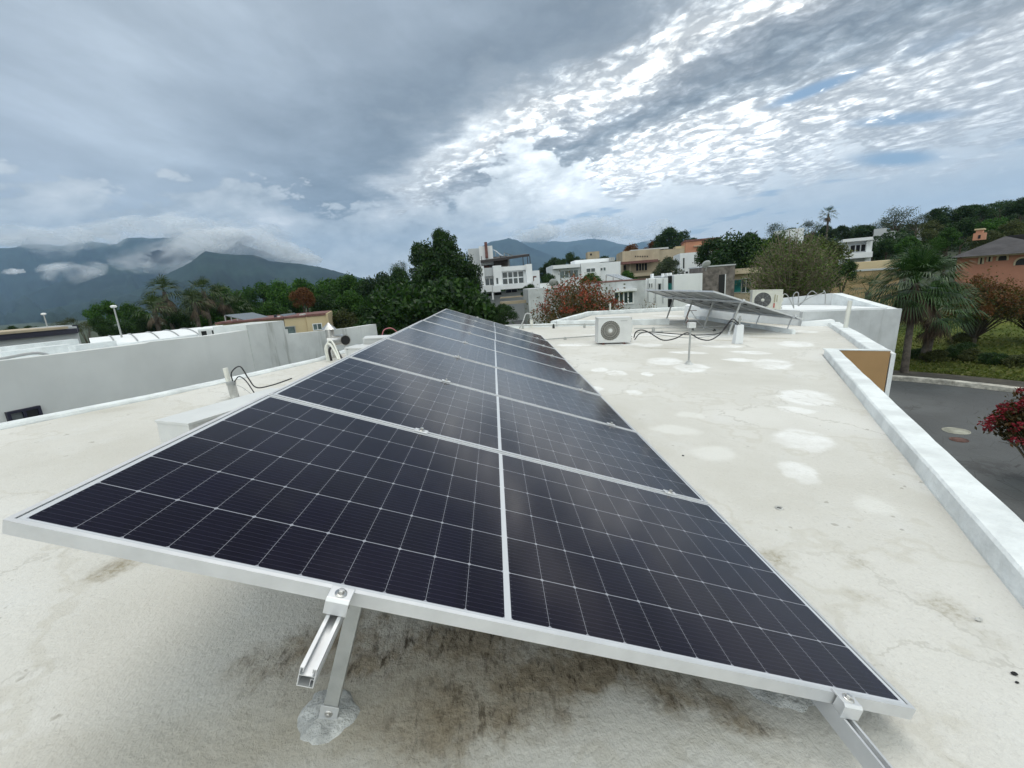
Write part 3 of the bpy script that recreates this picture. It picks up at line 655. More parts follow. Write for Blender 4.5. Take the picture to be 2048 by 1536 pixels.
# ================================================================== SOLAR ARRAYS
def panel_proto():
    r = empty('solar_panel', (0, 0, 0))
    L, Wd = PL, PW
    mb = MB()
    def bar(x0, x1, y0, y1, sx_, sy_):
        pass
    t_ = .002; lip = .0115; fl = .028
    for y0, s_ in ((0, 1), (Wd, -1)):
        mb.box((0, min(y0, y0+s_*t_), -.033), (L, max(y0, y0+s_*t_), -.0025))
        mb.box((0, min(y0, y0+s_*lip), -.0025), (L, max(y0, y0+s_*lip), 0))
        mb.box((0, min(y0, y0+s_*fl), -.035), (L, max(y0, y0+s_*fl), -.033))
    for x0, s_ in ((0, 1), (L, -1)):
        mb.box((min(x0, x0+s_*t_), t_, -.033), (max(x0, x0+s_*t_), Wd-t_, -.0025))
        mb.box((min(x0, x0+s_*lip), lip, -.0025), (max(x0, x0+s_*lip), Wd-lip, 0))
        mb.box((min(x0, x0+s_*fl), fl, -.035), (max(x0, x0+s_*fl), Wd-fl, -.033))
    mb.build('frame', M['alu'], r, world=False)
    mb = MB(); mb.box((.004, .004, -.0065), (L-.004, Wd-.004, -.0029)); mb.build('glass', M['cells'], r, world=False)
    mb = MB(); mb.box((.004, .004, -.0085), (L-.004, Wd-.004, -.0068)); mb.build('backsheet', M['backsheet'], r, world=False)
    mb = MB()
    for cx in (.35, .5, .65):
        mb = MB(); mb.box((L*cx-.045, Wd*.5-.03, -.024), (L*cx+.045, Wd*.5+.03, -.0086)); mb.build('junction_box', M['black'], r, world=False)
    return r
proto = panel_proto()
ords = ['nearest', 'second', 'third', 'fourth', 'fifth', 'sixth', 'seventh', 'farthest']
for k in range(8):
    o = proto if k == 0 else copy_tree(proto)
    o.location = (0, k*1.154, HT+random.uniform(-.003, .003)*(k > 0)); o.rotation_euler = (0, TH+random.uniform(-.0022, .0022)*(k > 0), 0)
    o.location.x += random.uniform(-.006, .006)*(k > 0)
    tag(o, f'black solar panel with a silver frame, {ords[k]} of the eight in the long foreground row', 'solar panel', 'solar panels in the foreground row')
F0 = Vector((6.09, 9.0, 1.02))
for k in range(4):
    o = copy_tree(proto); o.location = (F0.x, F0.y+k*1.154, F0.z); o.rotation_euler = (0, TH+.008, 0)
    tag(o, f'{["nearest", "second nearest", "third nearest", "farthest"][k]} of four solar panels seen from their pale undersides beyond the condenser', 'solar panel', 'solar panels of the far array')

def hexbolt(mb, cx, cy, z, r=.0075, h=.008, M_=None, wash=True):
    T = (M_ or Matrix.Identity(4)) @ Matrix.Translation((cx, cy, z))
    if wash: mb.lathe([(r*1.75, 0), (r*1.75, .0018), (r*.9, .002)], 20, 0, T)
    mb.lathe([(r, .0018), (r, h), (r*.85, h+.0012), (.0005, h+.0014)], 6, 0, T, sm=False)
def mound(px_c, py_c, rx, ry, ang, hgt, parent, seed, name='mortar_pad'):
    mb = MB(); n = 40; vs = []; rings = 9
    for i in range(rings+1):
        f = i/rings
        for j in range(n):
            th = 2*PI*j/n
            rr = f*(1+.28*noise.noise(Vector((math.cos(th)*1.3+seed, math.sin(th)*1.3, seed)))+.12*noise.noise(Vector((math.cos(th)*4, math.sin(th)*4, seed))))
            x = rr*rx*math.cos(th); y = rr*ry*math.sin(th)
            xx = px_c+x*math.cos(ang)-y*math.sin(ang); yy = py_c+x*math.sin(ang)+y*math.cos(ang)
            z = hgt*(1-f**1.7)*(1+.5*noise.noise(Vector((xx*22, yy*22, seed))))+.002*(1-f)+(.0035 if f < .97 else -.004)
            vs.append((xx, yy, z))
    mb.add(vs, [(i*n+j, i*n+(j+1) % n, (i+1)*n+(j+1) % n, (i+1)*n+j) for i in range(rings) for j in range(n)], 0, True)
    return mb.build(name, M['mortar'], parent)
M['mortar'] = pmat('mortar_white', (.52, .53, .52), .75, var=.32, vscale=14, bump=1., bscale=40)

def rail(name, org, y0, y1, legs, foot_d, label, group, endclamps, npan, high):
    r = empty('mounting_rail', org, RY)
    mb = MB()
    mb.box((-.0165, y0, -.080), (-.0145, y1, -.035)); mb.box((.0145, y0, -.080), (.0165, y1, -.035))
    mb.box((-.0145, y0, -.080), (.0145, y1, -.0778)); mb.box((-.0145, y0, -.054), (.0145, y1, -.0522))
    mb.box((-.0145, y0, -.0372), (-.0085, y1, -.035)); mb.box((.0085, y0, -.0372), (.0145, y1, -.035))
    mb.box((-.0103, y0, -.045), (-.0085, y1, -.0372)); mb.box((.0085, y0, -.045), (.0103, y1, -.0372))
    mb.box((.0075, y0+.0005, -.0777), (.0085, y1, -.060)); mb.box((.0085, y0+.0005, -.0612), (.0144, y1, -.060))
    mb.box((.0166, y0+.001, -.062), (.0175, y1, -.050))
    mb.build('channel', M['alu'], r, world=False)
    for k in range(npan+1):
        if k in (0, npan):
            s_ = 1 if k == 0 else -1; yb = 0 if k == 0 else (npan-1)*1.154+PW
            T = Matrix.Translation((0, yb, 0)) @ Matrix.Diagonal((1, s_, 1, 1))
            mb = MB(); vs = [(-.0525, -.052), (.0, 0)]
            prof = [(.010, .0006), (.010, .0042), (.004, .0050), (-.034, .0050), (-.041, -.001), (-.041, -.034), (-.037, -.034), (-.037, -.003), (-.033, .0008)]
            vv = [(x, y_, z_) for x in (-.026, .026) for y_, z_ in prof]; m_ = len(prof)
            fs = [(i, (i+1) % m_, (i+1) % m_+m_, i+m_) for i in range(m_)]+[tuple(range(m_-1, -1, -1)), tuple(range(m_, 2*m_))]
            if s_ < 0: fs = [tuple(reversed(f)) for f in fs]
            mb.add([tuple(T@Vector(p)) for p in vv], fs)
            mb.box(tuple(T@Vector((-.017, -.036, -.0345)))[:3] if s_ > 0 else tuple(T@Vector((-.017, -.004, -.0345))), tuple(T@Vector((.017, -.004, -.004))) if s_ > 0 else tuple(T@Vector((.017, -.036, -.004))))
            cl_ = mb.build('clamp', M['alu'], r, world=False, bevel=.0008)
            b = MB(); hexbolt(b, 0, -.017*s_+yb, .0052, .0078, .0095); b.build('bolt', M['steel'], cl_, world=False)
        else:
            yb = k*1.154-.010
            mb = MB(); mb.box((-.032, yb-.020, .0006), (.032, yb+.020, .0046)); mb.box((-.02, yb-.008, -.034), (.02, yb+.008, .0006))
            cl_ = mb.build('clamp', M['alu'], r, world=False, bevel=.0012)
            b = MB(); hexbolt(b, 0, yb, .0048, .0085, .013); b.build('bolt', M['steel'], cl_, world=False)
    for i, yl in enumerate(legs):
        mb = MB()
        if high:
            D = foot_d
            mb.box((-.006, yl-.0125, -D+.02), (.034, yl+.0125, -.0805)); mb.box((.0172, yl-.0125, -.0803), (.034, yl+.0125, -.04))
            lg = mb.build('leg', M['alu_dull'], r, world=False, bevel=.0015)
            mb = MB(); mb.box((-.012, yl-.0175, -D-.004), (.040, yl-.0135, -D+.062)); mb.box((-.012, yl-.0125, -D-.004), (.040, yl+.035, -D))
            fb = mb.build('foot_bracket', M['alu'], lg, world=False, bevel=.001)
            b = MB(); T = Matrix.Rotation(PI/2, 4, 'X'); T = Matrix.Translation((.014, yl-.0176, -D+.038)) @ T
            hexbolt(b, 0, 0, 0, .0065, .007, T); b.build('bolt', M['steel'], fb if False else lg, world=False)
        else:
            D = foot_d
            mb.box((.0205, yl-.02, -D), (.0245, yl+.02, -.045)); mb.box((.0245, yl-.02, -D), (.065, yl+.02, -D+.004))
            lg = mb.build('leg', M['alu'], r, world=False, bevel=.001)
            b = MB(); T = Matrix.Translation((.0246, yl, -.06)) @ Matrix.Rotation(PI/2, 4, 'Y'); hexbolt(b, 0, 0, 0, .0065, .007, T); b.build('bolt', M['steel'], lg, world=False)
    tag(r, label, 'mounting rail', group)
    return r
def onarr(x, y=0): return Vector((x*math.cos(TH), y, HT-x*math.sin(TH)))
lx, rx_ = .737, 2.052
legy = [.155+1.35*i for i in range(7)]
r1_ = rail('mounting_rail', onarr(lx), -.180, 8*1.154+.08, legy, (HT-lx*math.sin(TH))/math.cos(TH)-.004, 'aluminium rail with its hollow end sticking out under the foreground panels beside a leg', 'rails of the foreground array', True, 8, True)
r2_ = rail('mounting_rail', onarr(rx_), -.42, 8*1.154+.08, [y+.06 for y in legy], (HT-rx_*math.sin(TH))/math.cos(TH)-.004, 'aluminium rail under the low edge of the foreground solar panels at lower right', 'rails of the foreground array', True, 8, False)
for i, y in enumerate(legy[:3]):
    D = (HT-lx*math.sin(TH))/math.cos(TH); f = Vector(((lx*math.cos(TH)-D*math.sin(TH)), y, 0))
    mound(f.x+.012, f.y+.012, .095, .085, -.5, .018, r1_, 3.+i)
    D = (HT-rx_*math.sin(TH))/math.cos(TH); f = Vector((rx_*math.cos(TH)-D*math.sin(TH), y+.06, 0))
    mound(f.x, f.y, .12, .13, .3, .02, r2_, 8.+i)
def onfar(x): return Vector((F0.x+x*math.cos(TH), F0.y, F0.z-x*math.sin(TH)))
ly2 = [.1, 1.35, 2.55, 3.9]
rail('mounting_rail', onfar(.737), -.06, 4*1.154+.05, ly2, (F0.z-.737*math.sin(TH))/math.cos(TH), 'long legged rail holding up the high side of the far solar array', 'rails of the far array', True, 4, True)
rail('mounting_rail', onfar(2.05), -.06, 4*1.154+.05, ly2, (F0.z-2.05*math.sin(TH))/math.cos(TH)-.11, 'rail under the low side of the far solar array near the grey parapet', 'rails of the far array', True, 4, False)

q = onfar(2.05)-Vector((.28*math.sin(TH), 0, 0))
parapet('kerb_wall', [(q.x-.03, 8.85), (q.x-.03, 13.9)], .07, .10, side=1, z0=-.01)
# ================================================================== AIR CONDITIONERS
def condenser(loc, yaw, w_, h, d, style, label, casing, rustfoot=False, group=None, badge=True):
    R_ = Matrix.Rotation(yaw, 3, 'Z'); r = empty('air_conditioner', loc, R_)
    # local: x along the width, front at y=0 facing -y, depth to +y, z up; feet below
    fz = .035
    cx, cz, rr = w_*.36, fz+(h-fz)*.50, (h-fz)*.405
    mb = MB()
    # front plate with a round hole
    n = 48; outer = []; inner = []
    for j in range(n):
        a = 2*PI*j/n; ca, sa = math.cos(a), math.sin(a)
        tx = (w_-cx if ca > 0 else cx)/max(abs(ca), 1e-6); tz = ((h-cz) if sa > 0 else (cz-fz))/max(abs(sa), 1e-6); tt = min(tx, tz)
        outer.append((cx+ca*tt, 0, cz+sa*tt)); inner.append((cx+ca*rr, -.004, cz+sa*rr))
    mid_ = [(cx+(p[0]-cx)*1.07, 0, cz+(p[2]-cz)*1.07) for p in inner]
    deep = [(p[0], .05, p[2]) for p in inner]
    mb.add(outer+mid_+inner+deep, [(k*n+j, k*n+(j+1) % n, (k+1)*n+(j+1) % n, (k+1)*n+j) for k in range(3) for j in range(n)])
    mb.add([(0, 0, fz), (w_, 0, fz), (w_, 0, h), (0, 0, h), (0, d, fz), (w_, d, fz), (w_, d, h), (0, d, h)], [(1, 5, 6, 2), (4, 0, 3, 7), (0, 4, 5, 1)])
    # lid with an overhang, corner pillars, panel seam
    mb.box((-.006, -.008, h), (w_+.006, d+.006, h+.016)); 
    mb.box((w_*.72, -.003, fz+.02), (w_*.723, -.0005, h-.02))
    if style == 'rings':
        mb.box((-.004, -.006, fz), (.02, -.0006, h-.001)); mb.box((w_-.03, -.006, fz), (w_+.004, -.0006, h-.001))
    mb.build('casing', M[casing], r, world=False, bevel=.004)
    mb = MB()
    for i in range(26):
        z = fz+.03+(h-fz-.06)*i/25; mb.box((.02, d-.001, z), (w_-.02, d+.0015, z+.004))
    mb.box((.015, d-.02, fz+.015), (w_-.015, d-.002, h-.015)); mb.build('fins', M['accdark'], r, world=False)
    mb = MB(); mb.lathe([(rr*.99, 0), (.001, .001)], 40, 0, Matrix.Translation((cx, .048, cz)) @ Matrix.Rotation(PI/2, 4, 'X')); 
    for k in range(3):     # fan blades inside
        vs = []
        for i in range(9):
            a = 2*PI*k/3+i*.11
            for q in (rr*.2, rr*.9): vs.append((cx+q*math.cos(a+q*1.2), .040-.012*(i/8), cz+q*math.sin(a+q*1.2)))
        mb.add(vs, [(2*i, 2*i+1, 2*i+3, 2*i+2) for i in range(8)], 0, True)
    mb.build('fan', M['accdark'], r, world=False)
    mb = MB()
    if style == 'swirl':
        for k in range(30):
            a0 = 2*PI*k/30; pts = [(cx+(rr*q)*math.cos(a0+1.0*q*q), -.002, cz+(rr*q)*math.sin(a0+1.0*q*q)) for q in (.2, .4, .6, .8, 1.0)]
            mb.tube(pts, .0045, 4)
        for q in (.2, .62, 1.0): mb.tube([(cx+rr*q*math.cos(2*PI*j/40), -.001, cz+rr*q*math.sin(2*PI*j/40)) for j in range(41)], .003, 4)
    else:
        for q in (.22, .34, .46, .58, .7, .82, .94): mb.tube([(cx+rr*q*math.cos(2*PI*j/40), -.002, cz+rr*q*math.sin(2*PI*j/40)) for j in range(41)], .005, 4)
        for k in range(8):
            a0 = 2*PI*k/8; mb.tube([(cx+rr*.2*math.cos(a0), -.001, cz+rr*.2*math.sin(a0)), (cx+rr*math.cos(a0), -.001, cz+rr*math.sin(a0))], .0035, 4)
    gr = mb.build('fan_grille', M['accgrill' if style == 'swirl' else 'grey'], r, world=False)
    mb = MB(); mb.lathe([(rr*.2, 0), (rr*.2, .006), (rr*.16, .010), (.001, .0115)], 24, 0, Matrix.Translation((cx, -.003, cz)) @ Matrix.Rotation(PI/2, 4, 'X'))
    mb.build('hub', M[casing], gr, world=False)
    mb = MB(); mb.box((w_+.0005, d*.30, h*.42), (w_+.045, d*.75, h*.80)); mb.build('valve_cover', M[casing], r, world=False, bevel=.008)
    mb = MB()
    for z in (.16, .26): mb.lathe([(.012, 0), (.012, .03), (.008, .03), (.008, .055)], 10, 0, Matrix.Translation((w_, d*.5, h*z)) @ Matrix.Rotation(PI/2, 4, 'Y'))
    mb.build('valve', M['black'], r, world=False)
    for fx in (w_*.16, w_*.80):
        mb = MB(); mb.box((fx-.03, -.025, 0), (fx+.03, d+.025, .008)); mb.box((fx-.022, .01, .008), (fx+.022, d-.01, fz)); mb.build('foot', M['redbrown' if rustfoot else 'accdark'], r, world=False)
    if badge:
        mb = MB()
        if style == 'swirl':
            for i in range(8):
                x = w_*.66+i*w_*.026; mb.box((x, -.0022, h*.885), (x+w_*.019, -.0012, h*.91)); 
                if i % 2: mb.box((x+.001, -.003, h*.893), (x+w_*.012, -.0023, h*.902))
            mb.build('badge', M['grey'], r, world=False)
        else:
            mb.box((w_*.745, -.0075, h*.42), (w_*.775, -.0062, h*.80)); mb.box((w_*.82, -.0075, h*.44), (w_*.845, -.0062, h*.76)); mb.build('lettering', pmat('olive_label', (.35, .33, .2), .6), r, world=False)
            mb = MB(); mb.box((w_*.735, -.0075, h*.16), (w_*.775, -.0062, h*.38)); mb.build('emblem', M['red'], r, world=False)
    tag(r, label, 'air conditioner', group); return r
GA = 'air conditioning condensers on the roofs'
L_ = onz(1196, 689.5); R__ = onz(1262, 687.5); yaw = math.atan2(R__.y-L_.y, R__.x-L_.x); wd = (R__-L_).length
condenser(L_, yaw, wd, .535, .27, 'swirl', 'pale condenser with a swirling round grille standing alone on the white roof', 'acwhite', True, GA)
p2 = at(1502, 622, 13.4)
condenser(p2, -.34, .70, .53, .27, 'rings', 'cream condenser with concentric ring grille behind the far array, red mark on its front', 'accream', False, GA)
# long unit behind the near array: top corners measured at z .5
a3 = onz(312, 840, .5); b3 = onz(504, 787, .5); c3 = onz(356, 846, .5)
yaw3 = math.atan2(b3.y-a3.y, b3.x-a3.x); dep3 = .26
o3 = c3 + Vector((0, 0, 0)); 
condenser(Vector((a3.x, a3.y, 0)) + Vector((math.sin(yaw3), -math.cos(yaw3), 0))*dep3, yaw3, .84, .484, dep3, 'rings', 'condenser at left half hidden behind the nearest solar panel, long grey top', 'acwhite', False, GA, False)
p4 = onz(690, 693, .56); condenser((p4.x, p4.y, 0), -.20, .8, .53, .28, 'rings', 'white condenser beside the metal chimney, half hidden by the third solar panel', 'acwhite', False, GA, False)
p5 = onz(726, 676, .62); condenser((p5.x, p5.y, 0), .15, .85, .6, .3, 'rings', 'flat topped white condenser behind another one at the stained wall', 'acwhite', False, GA, False)

# ================================================================== CHIMNEY, PIPES, POSTS, CABLES
def thing_mesh(mb, name, mat, label, cat, group=None, **k): return tag(mb.build(name, mat, **k), label, cat, group)
p = ony(668, 715, 7.3); vp = Vector((p.x, 7.3, 0)); r = empty('chimney_vent', vp)
mb = MB(); mb.tube([vp, vp+Vector((-.03, 0, .52))], .075, 20, 0); mb.tube([vp+Vector((-.03, 0, .0)), vp+Vector((-.03, 0, .03))], .12, 20); mb.build('flue', M['steel'], r)
mb = MB(); T = Matrix.Translation(vp+Vector((-.035, 0, .52))); mb.lathe([(.13, 0), (.13, .006), (.01, .125), (.001, .13)], 24, 0, T, sm=False); mb.build('rain_cap', M['steel'], r)
mb = MB(); q = vp+Vector((0, 0, .31)); mb.tube([q+Vector((-.05, 0, 0)), q+Vector((.18, -.03, .02)), q+Vector((.30, -.16, .02))], [.09, .095, .10], 18, 0); mb.build('side_duct', M['steel'], r)
mb = MB(); e_ = q+Vector((.30, -.16, .02)); dd = Vector((.12, -.13, 0)).normalized(); mb.tube([e_, e_+dd*.004], .085, 18, 0); mb.build('duct_mouth', M['dark'], r)
tag(r, 'short metal chimney with a cone cap and side duct near the stained wall', 'chimney')

def cable(pts, r_, mat, label, name='cable', cat='cable', group=None, sub=6):
    P = [Vector(p) for p in pts]; res = []
    for i in range(len(P)-1):
        p0 = P[max(i-1, 0)]; p1 = P[i]; p2_ = P[i+1]; p3 = P[min(i+2, len(P)-1)]
        for j in range(sub):
            t_ = j/sub
            res.append(.5*((2*p1)+(-p0+p2_)*t_+(2*p0-5*p1+4*p2_-p3)*t_*t_+(-p0+3*p1-3*p2_+p3)*t_**3))
    res.append(P[-1]); mb = MB(); mb.tube(res, r_, 7, 0); return thing_mesh(mb, name, M[mat], label, cat, group)
# pipe stub at left with black cables
b = onz(471, 797); r = empty('pipe_stub', b)
mb = MB(); mb.tube([b, b+Vector((-.02, 0, .17))], .046, 14, 0); mb.build('mortar_collar', M['concrete'], r)
mb = MB(); mb.tube([b+Vector((-.02, 0, .171)), b+Vector((-.022, 0, .205))], .05, 14, 0); mb.build('clamp_band', M['grey'], r)
mb = MB(); q = b+Vector((-.06, .05, 0)); mb.tube([q, q+Vector((-.03, 0, .36))], .027, 12, 0); mb.build('pipe', M['pvc'], r)
tag(r, 'short pipe stub with a mortar collar and upright cream pipe on the left roof', 'pipe')
cable([b+Vector((0, 0, .21)), ony(463, 745, b.y), ony(480, 733, b.y-.05), ony(497, 757, b.y-.05), ony(513, 775, b.y-.1), ony(545, 770, b.y-.2), ony(583, 757, b.y-.35)], .0075, 'black', 'thick black cable arching from the left pipe stub to the panels', group='cables at the left pipe stub')
cable([b+Vector((.02, 0, .2)), ony(478, 753, b.y-.05), ony(492, 762, b.y-.1), ony(508, 785, b.y-.3)], .0065, 'black', 'shorter black cable dropping from the left pipe stub', group='cables at the left pipe stub')
cable([b+Vector((.04, 0, .16)), ony(485, 775, b.y-.1), ony(505, 790, b.y-.3)], .003, 'grey', 'thin grey wire beside the left pipe stub', group='cables at the left pipe stub', name='wire')
# pipe bundle by the chimney
for i, (dx_, hh, mt, lb) in enumerate(((0, .30, 'pvc', 'white gooseneck pipe wrapped in tape beside the metal chimney'), (.06, .24, 'black', 'black insulated hose curling beside the metal chimney'), (.03, .36, 'pvc', 'pale insulated hose leaning behind the metal chimney'))):
    s0 = ony(655, 712, 6.9); s0.z = 0; s0.x += dx_
    cable([s0, s0+Vector((-.02, 0, hh*.7)), s0+Vector((.03, 0, hh)), s0+Vector((.12, -.05, hh*.85)), s0+Vector((.26, -.2, .05))], .022 if i != 2 else .016, mt, lb, name='hose', cat='hose', group='hoses beside the chimney')
# pink/red cable loop behind the panels
c0 = ony(764, 672, 8.4)
cable([c0, ony(768, 660, 8.4), ony(781, 656, 8.4), ony(792, 662, 8.5), ony(800, 672, 8.6)], .010, 'redtag', 'red cable looping above the left edge of the solar panels')

# junction box on a metal post
b = onz(1377, 728); r = empty('junction_post', b)
mb = MB(); mb.tube([b, b+Vector((-.005, 0, .60))], .014, 10, 0); mb.build('post', M['alu_dull'], r)
tz = 0.
top_ = None
for zz_ in [i*.01 for i in range(40, 90)]:
    q = CR @ (Vector((b.x, b.y, zz_))-CP)
    if 768+F*q.y/q.z < 657 and top_ is None: top_ = zz_
top_ = top_ or .6
mb = MB(); mb.box((b.x-.055, b.y-.05, top_), (b.x+.055, b.y+.02, top_+.085)); mb.build('box', M['acwhite'], r, bevel=.006)
mb = MB(); mb.lathe([(.07, 0), (.045, .015), (.03, .05), (.015, .06)], 14, 0, Matrix.Translation(b)); mb.build('mortar_collar', M['mortar'], r)
tag(r, 'slim metal post with a small white junction box in the middle of the roof', 'post')
# whitewashed pedestal carrying cables by the far array
b = onz(1475, 687); r = empty('conduit_pedestal', b)
mb = MB(); mb.hexa([(b.x-.085, b.y-.07, 0), (b.x+.075, b.y-.07, 0), (b.x+.085, b.y+.08, 0), (b.x-.08, b.y+.08, 0)], [(b.x-.06, b.y-.05, .37), (b.x+.075, b.y-.05, .375), (b.x+.08, b.y+.06, .375), (b.x-.055, b.y+.06, .37)]); mb.build('block', M['white'], r, bevel=.008)
mb = MB(); mb.tube([b+Vector((.0, 0, .37)), b+Vector((.0, 0, .55))], .02, 10); mb.tube([b+Vector((0, 0, .47)), b+Vector((.0, 0, .50))], .035, 10); mb.build('conduit', M['alu_dull'], r)
tag(r, 'whitewashed upright block with conduit beside the near leg of the far array', 'pedestal')
yb = b.y
def oy(px, py, d=0): return ony(px, py, yb+d)
cable([oy(1480, 650), oy(1466, 638), oy(1455, 648), oy(1440, 668), oy(1420, 680), oy(1400, 678, -.1), oy(1385, 670, -.2), oy(1372, 666, -.2), oy(1350, 677, -.3), oy(1325, 680, -.3), oy(1300, 666, -.2), oy(1284, 660, -.1), oy(1272, 664, 0), oy(1268, 675, .1)], .012, 'black', 'thick black cable sagging across the roof from the condenser to the pedestal', group='cables between condenser and far array')
cable([oy(1478, 652), oy(1462, 643), oy(1448, 660), oy(1430, 668, -.1), oy(1390, 670, -.1), oy(1340, 667, 0), oy(1300, 664, .0), oy(1280, 667, 0), oy(1269, 680, 0)], .010, 'black', 'flatter black cable running straight from the condenser to the pedestal', group='cables between condenser and far array')
cable([oy(1445, 665), oy(1420, 672, .2), oy(1380, 676, .1), oy(1330, 671, .1), oy(1300, 666, .1)], .007, 'grey', 'thin grey cable lying beside the black ones near the condenser', group='cables between condenser and far array')
cable([onfar(.7)+Vector((-.15, 1.9, -.35)), ony(1379, 622, 10.6), ony(1374, 632, 10.5), ony(1376, 640, 10.4), ony(1372, 646, 10.3)], .009, 'redbrown', 'brown flexible cable hanging in front of the far array legs')
cable([ony(1381, 620, 10.6), ony(1390, 634, 10.4), ony(1398, 645, 10.2), ony(1412, 655, 9.8), ony(1426, 657, 9.6)], .009, 'alu_dull', 'bent grey conduit running down under the far array', name='conduit', cat='conduit')
def conduit(pts, r_, label, clips=0):
    r = empty('conduit', pts[0]); mb = MB(); mb.tube(pts, r_, 8); mb.build('pipe', M['alu_dull'], r)
    for k in range(clips):
        f = (k+.5)/clips; q = Vector(pts[0]).lerp(Vector(pts[-1]), f)
        c = MB(); c.box((q.x-.03, q.y-.03, 0), (q.x+.03, q.y+.03, q.z-r_)); c.box((q.x-.02, q.y-r_*1.5, q.z-r_), (q.x+.02, q.y+r_*1.5, q.z+r_*1.5)); c.build('clip', M['accdark'] if k % 2 else M['alu_dull'], r)
    tag(r, label, 'conduit', 'conduits along the far part of the roof')
conduit([onz(1015, 651.5, .10), onz(1200, 648, .10)], .016, 'thin conduit along the back edge of the roof left of the condenser', 3)
conduit([onz(1268, 657, .10), onz(1330, 655.5, .10), onz(1500, 651, .10)], .014, 'upper thin conduit running right from the condenser under the far array', 3)
conduit([onz(1270, 665, .04), onz(1480, 657, .04)], .012, 'lower thin conduit running right from the condenser', 2)
conduit([onz(1060, 681, .04), onz(1196, 671, .04)], .014, 'thin conduit between the solar panels and the condenser', 1)
# flexible conduit loop and white pipes
b = onz(1063, 655); mb = MB(); mb.tube([b, b+Vector((0, 0, .23))], .045, 12); thing_mesh(mb, 'pipe', M['pvc'], 'short white pipe stub at the far end of the solar panels', 'pipe', 'white pipes on the roofs')
cable([b+Vector((.0, 0, .2)), ony(1062, 632, b.y), ony(1057, 627, b.y), ony(1051, 629, b.y), ony(1046, 643, b.y-.1), ony(1037, 660, b.y-.2)], .02, 'alu_dull', 'grey flexible conduit hooped over the far end of the panels', name='conduit', cat='conduit')
b = onz(1220, 624, .05); mb = MB(); mb.tube([b, b+Vector((0, 0, .36))], .035, 10); thing_mesh(mb, 'pipe', M['pvc'], 'little white pipe upright on the back edge of the roof by the red tree', 'pipe', 'white pipes on the roofs')
b = onz(1691, 655, .10); mb = MB(); mb.tube([b, b+Vector((.02, 0, .62))], .045, 14); thing_mesh(mb, 'pipe', M['pvc'], 'tall white pipe standing on the right-hand parapet', 'pipe', 'white pipes on the roofs')
# hoses over the raised roof at the right
for i, (pts, mt, lb) in enumerate((
    ([(1575, 622), (1563, 618), (1557, 606), (1558, 598)], 'black', 'black hose from the cream condenser to the roof drain'),
    ([(1560, 605), (1566, 590), (1573, 589), (1580, 600), (1588, 617)], 'alu_dull', 'small grey hose arch next to the cream condenser'),
    ([(1588, 616), (1586, 595), (1591, 585), (1597, 588), (1596, 612)], 'alu_dull', 'pale hose loop in the middle of the raised roof'),
    ([(1597, 612), (1607, 603), (1615, 590), (1624, 582), (1634, 588)], 'grey', 'grey hose rising over the back parapet of the raised roof'),
    ([(1596, 610), (1620, 595), (1645, 586), (1648, 581), (1651, 590), (1650, 608)], 'alu_dull', 'thin grey hose hooked over the back parapet corner'))):
    cable([at(x, y, 14.9) for x, y in pts], .012 if mt != 'pvc' else .014, mt, lb, name='hose', cat='hose', group='hoses on the raised roof')
mb = MB(); q = at(1634, 615, 14.6); mb.lathe([(.11, 0), (.11, .02), (.001, .025)], 16, 0, Matrix.Translation((q.x, q.y, .162))); thing_mesh(mb, 'roof_drain', M['black'], 'round black drain in the raised roof floor', 'drain')

# ------- put everything built in the roof frame into the true frame
for o in [o for o in bpy.data.objects if o.name not in BEFORE and o.parent is None]:
    R0 = o.rotation_euler.to_matrix(); L0 = o.location.copy()
    o.rotation_euler = (G3 @ R0).to_euler(); o.location = G3 @ L0
CR, CP = FR['true']

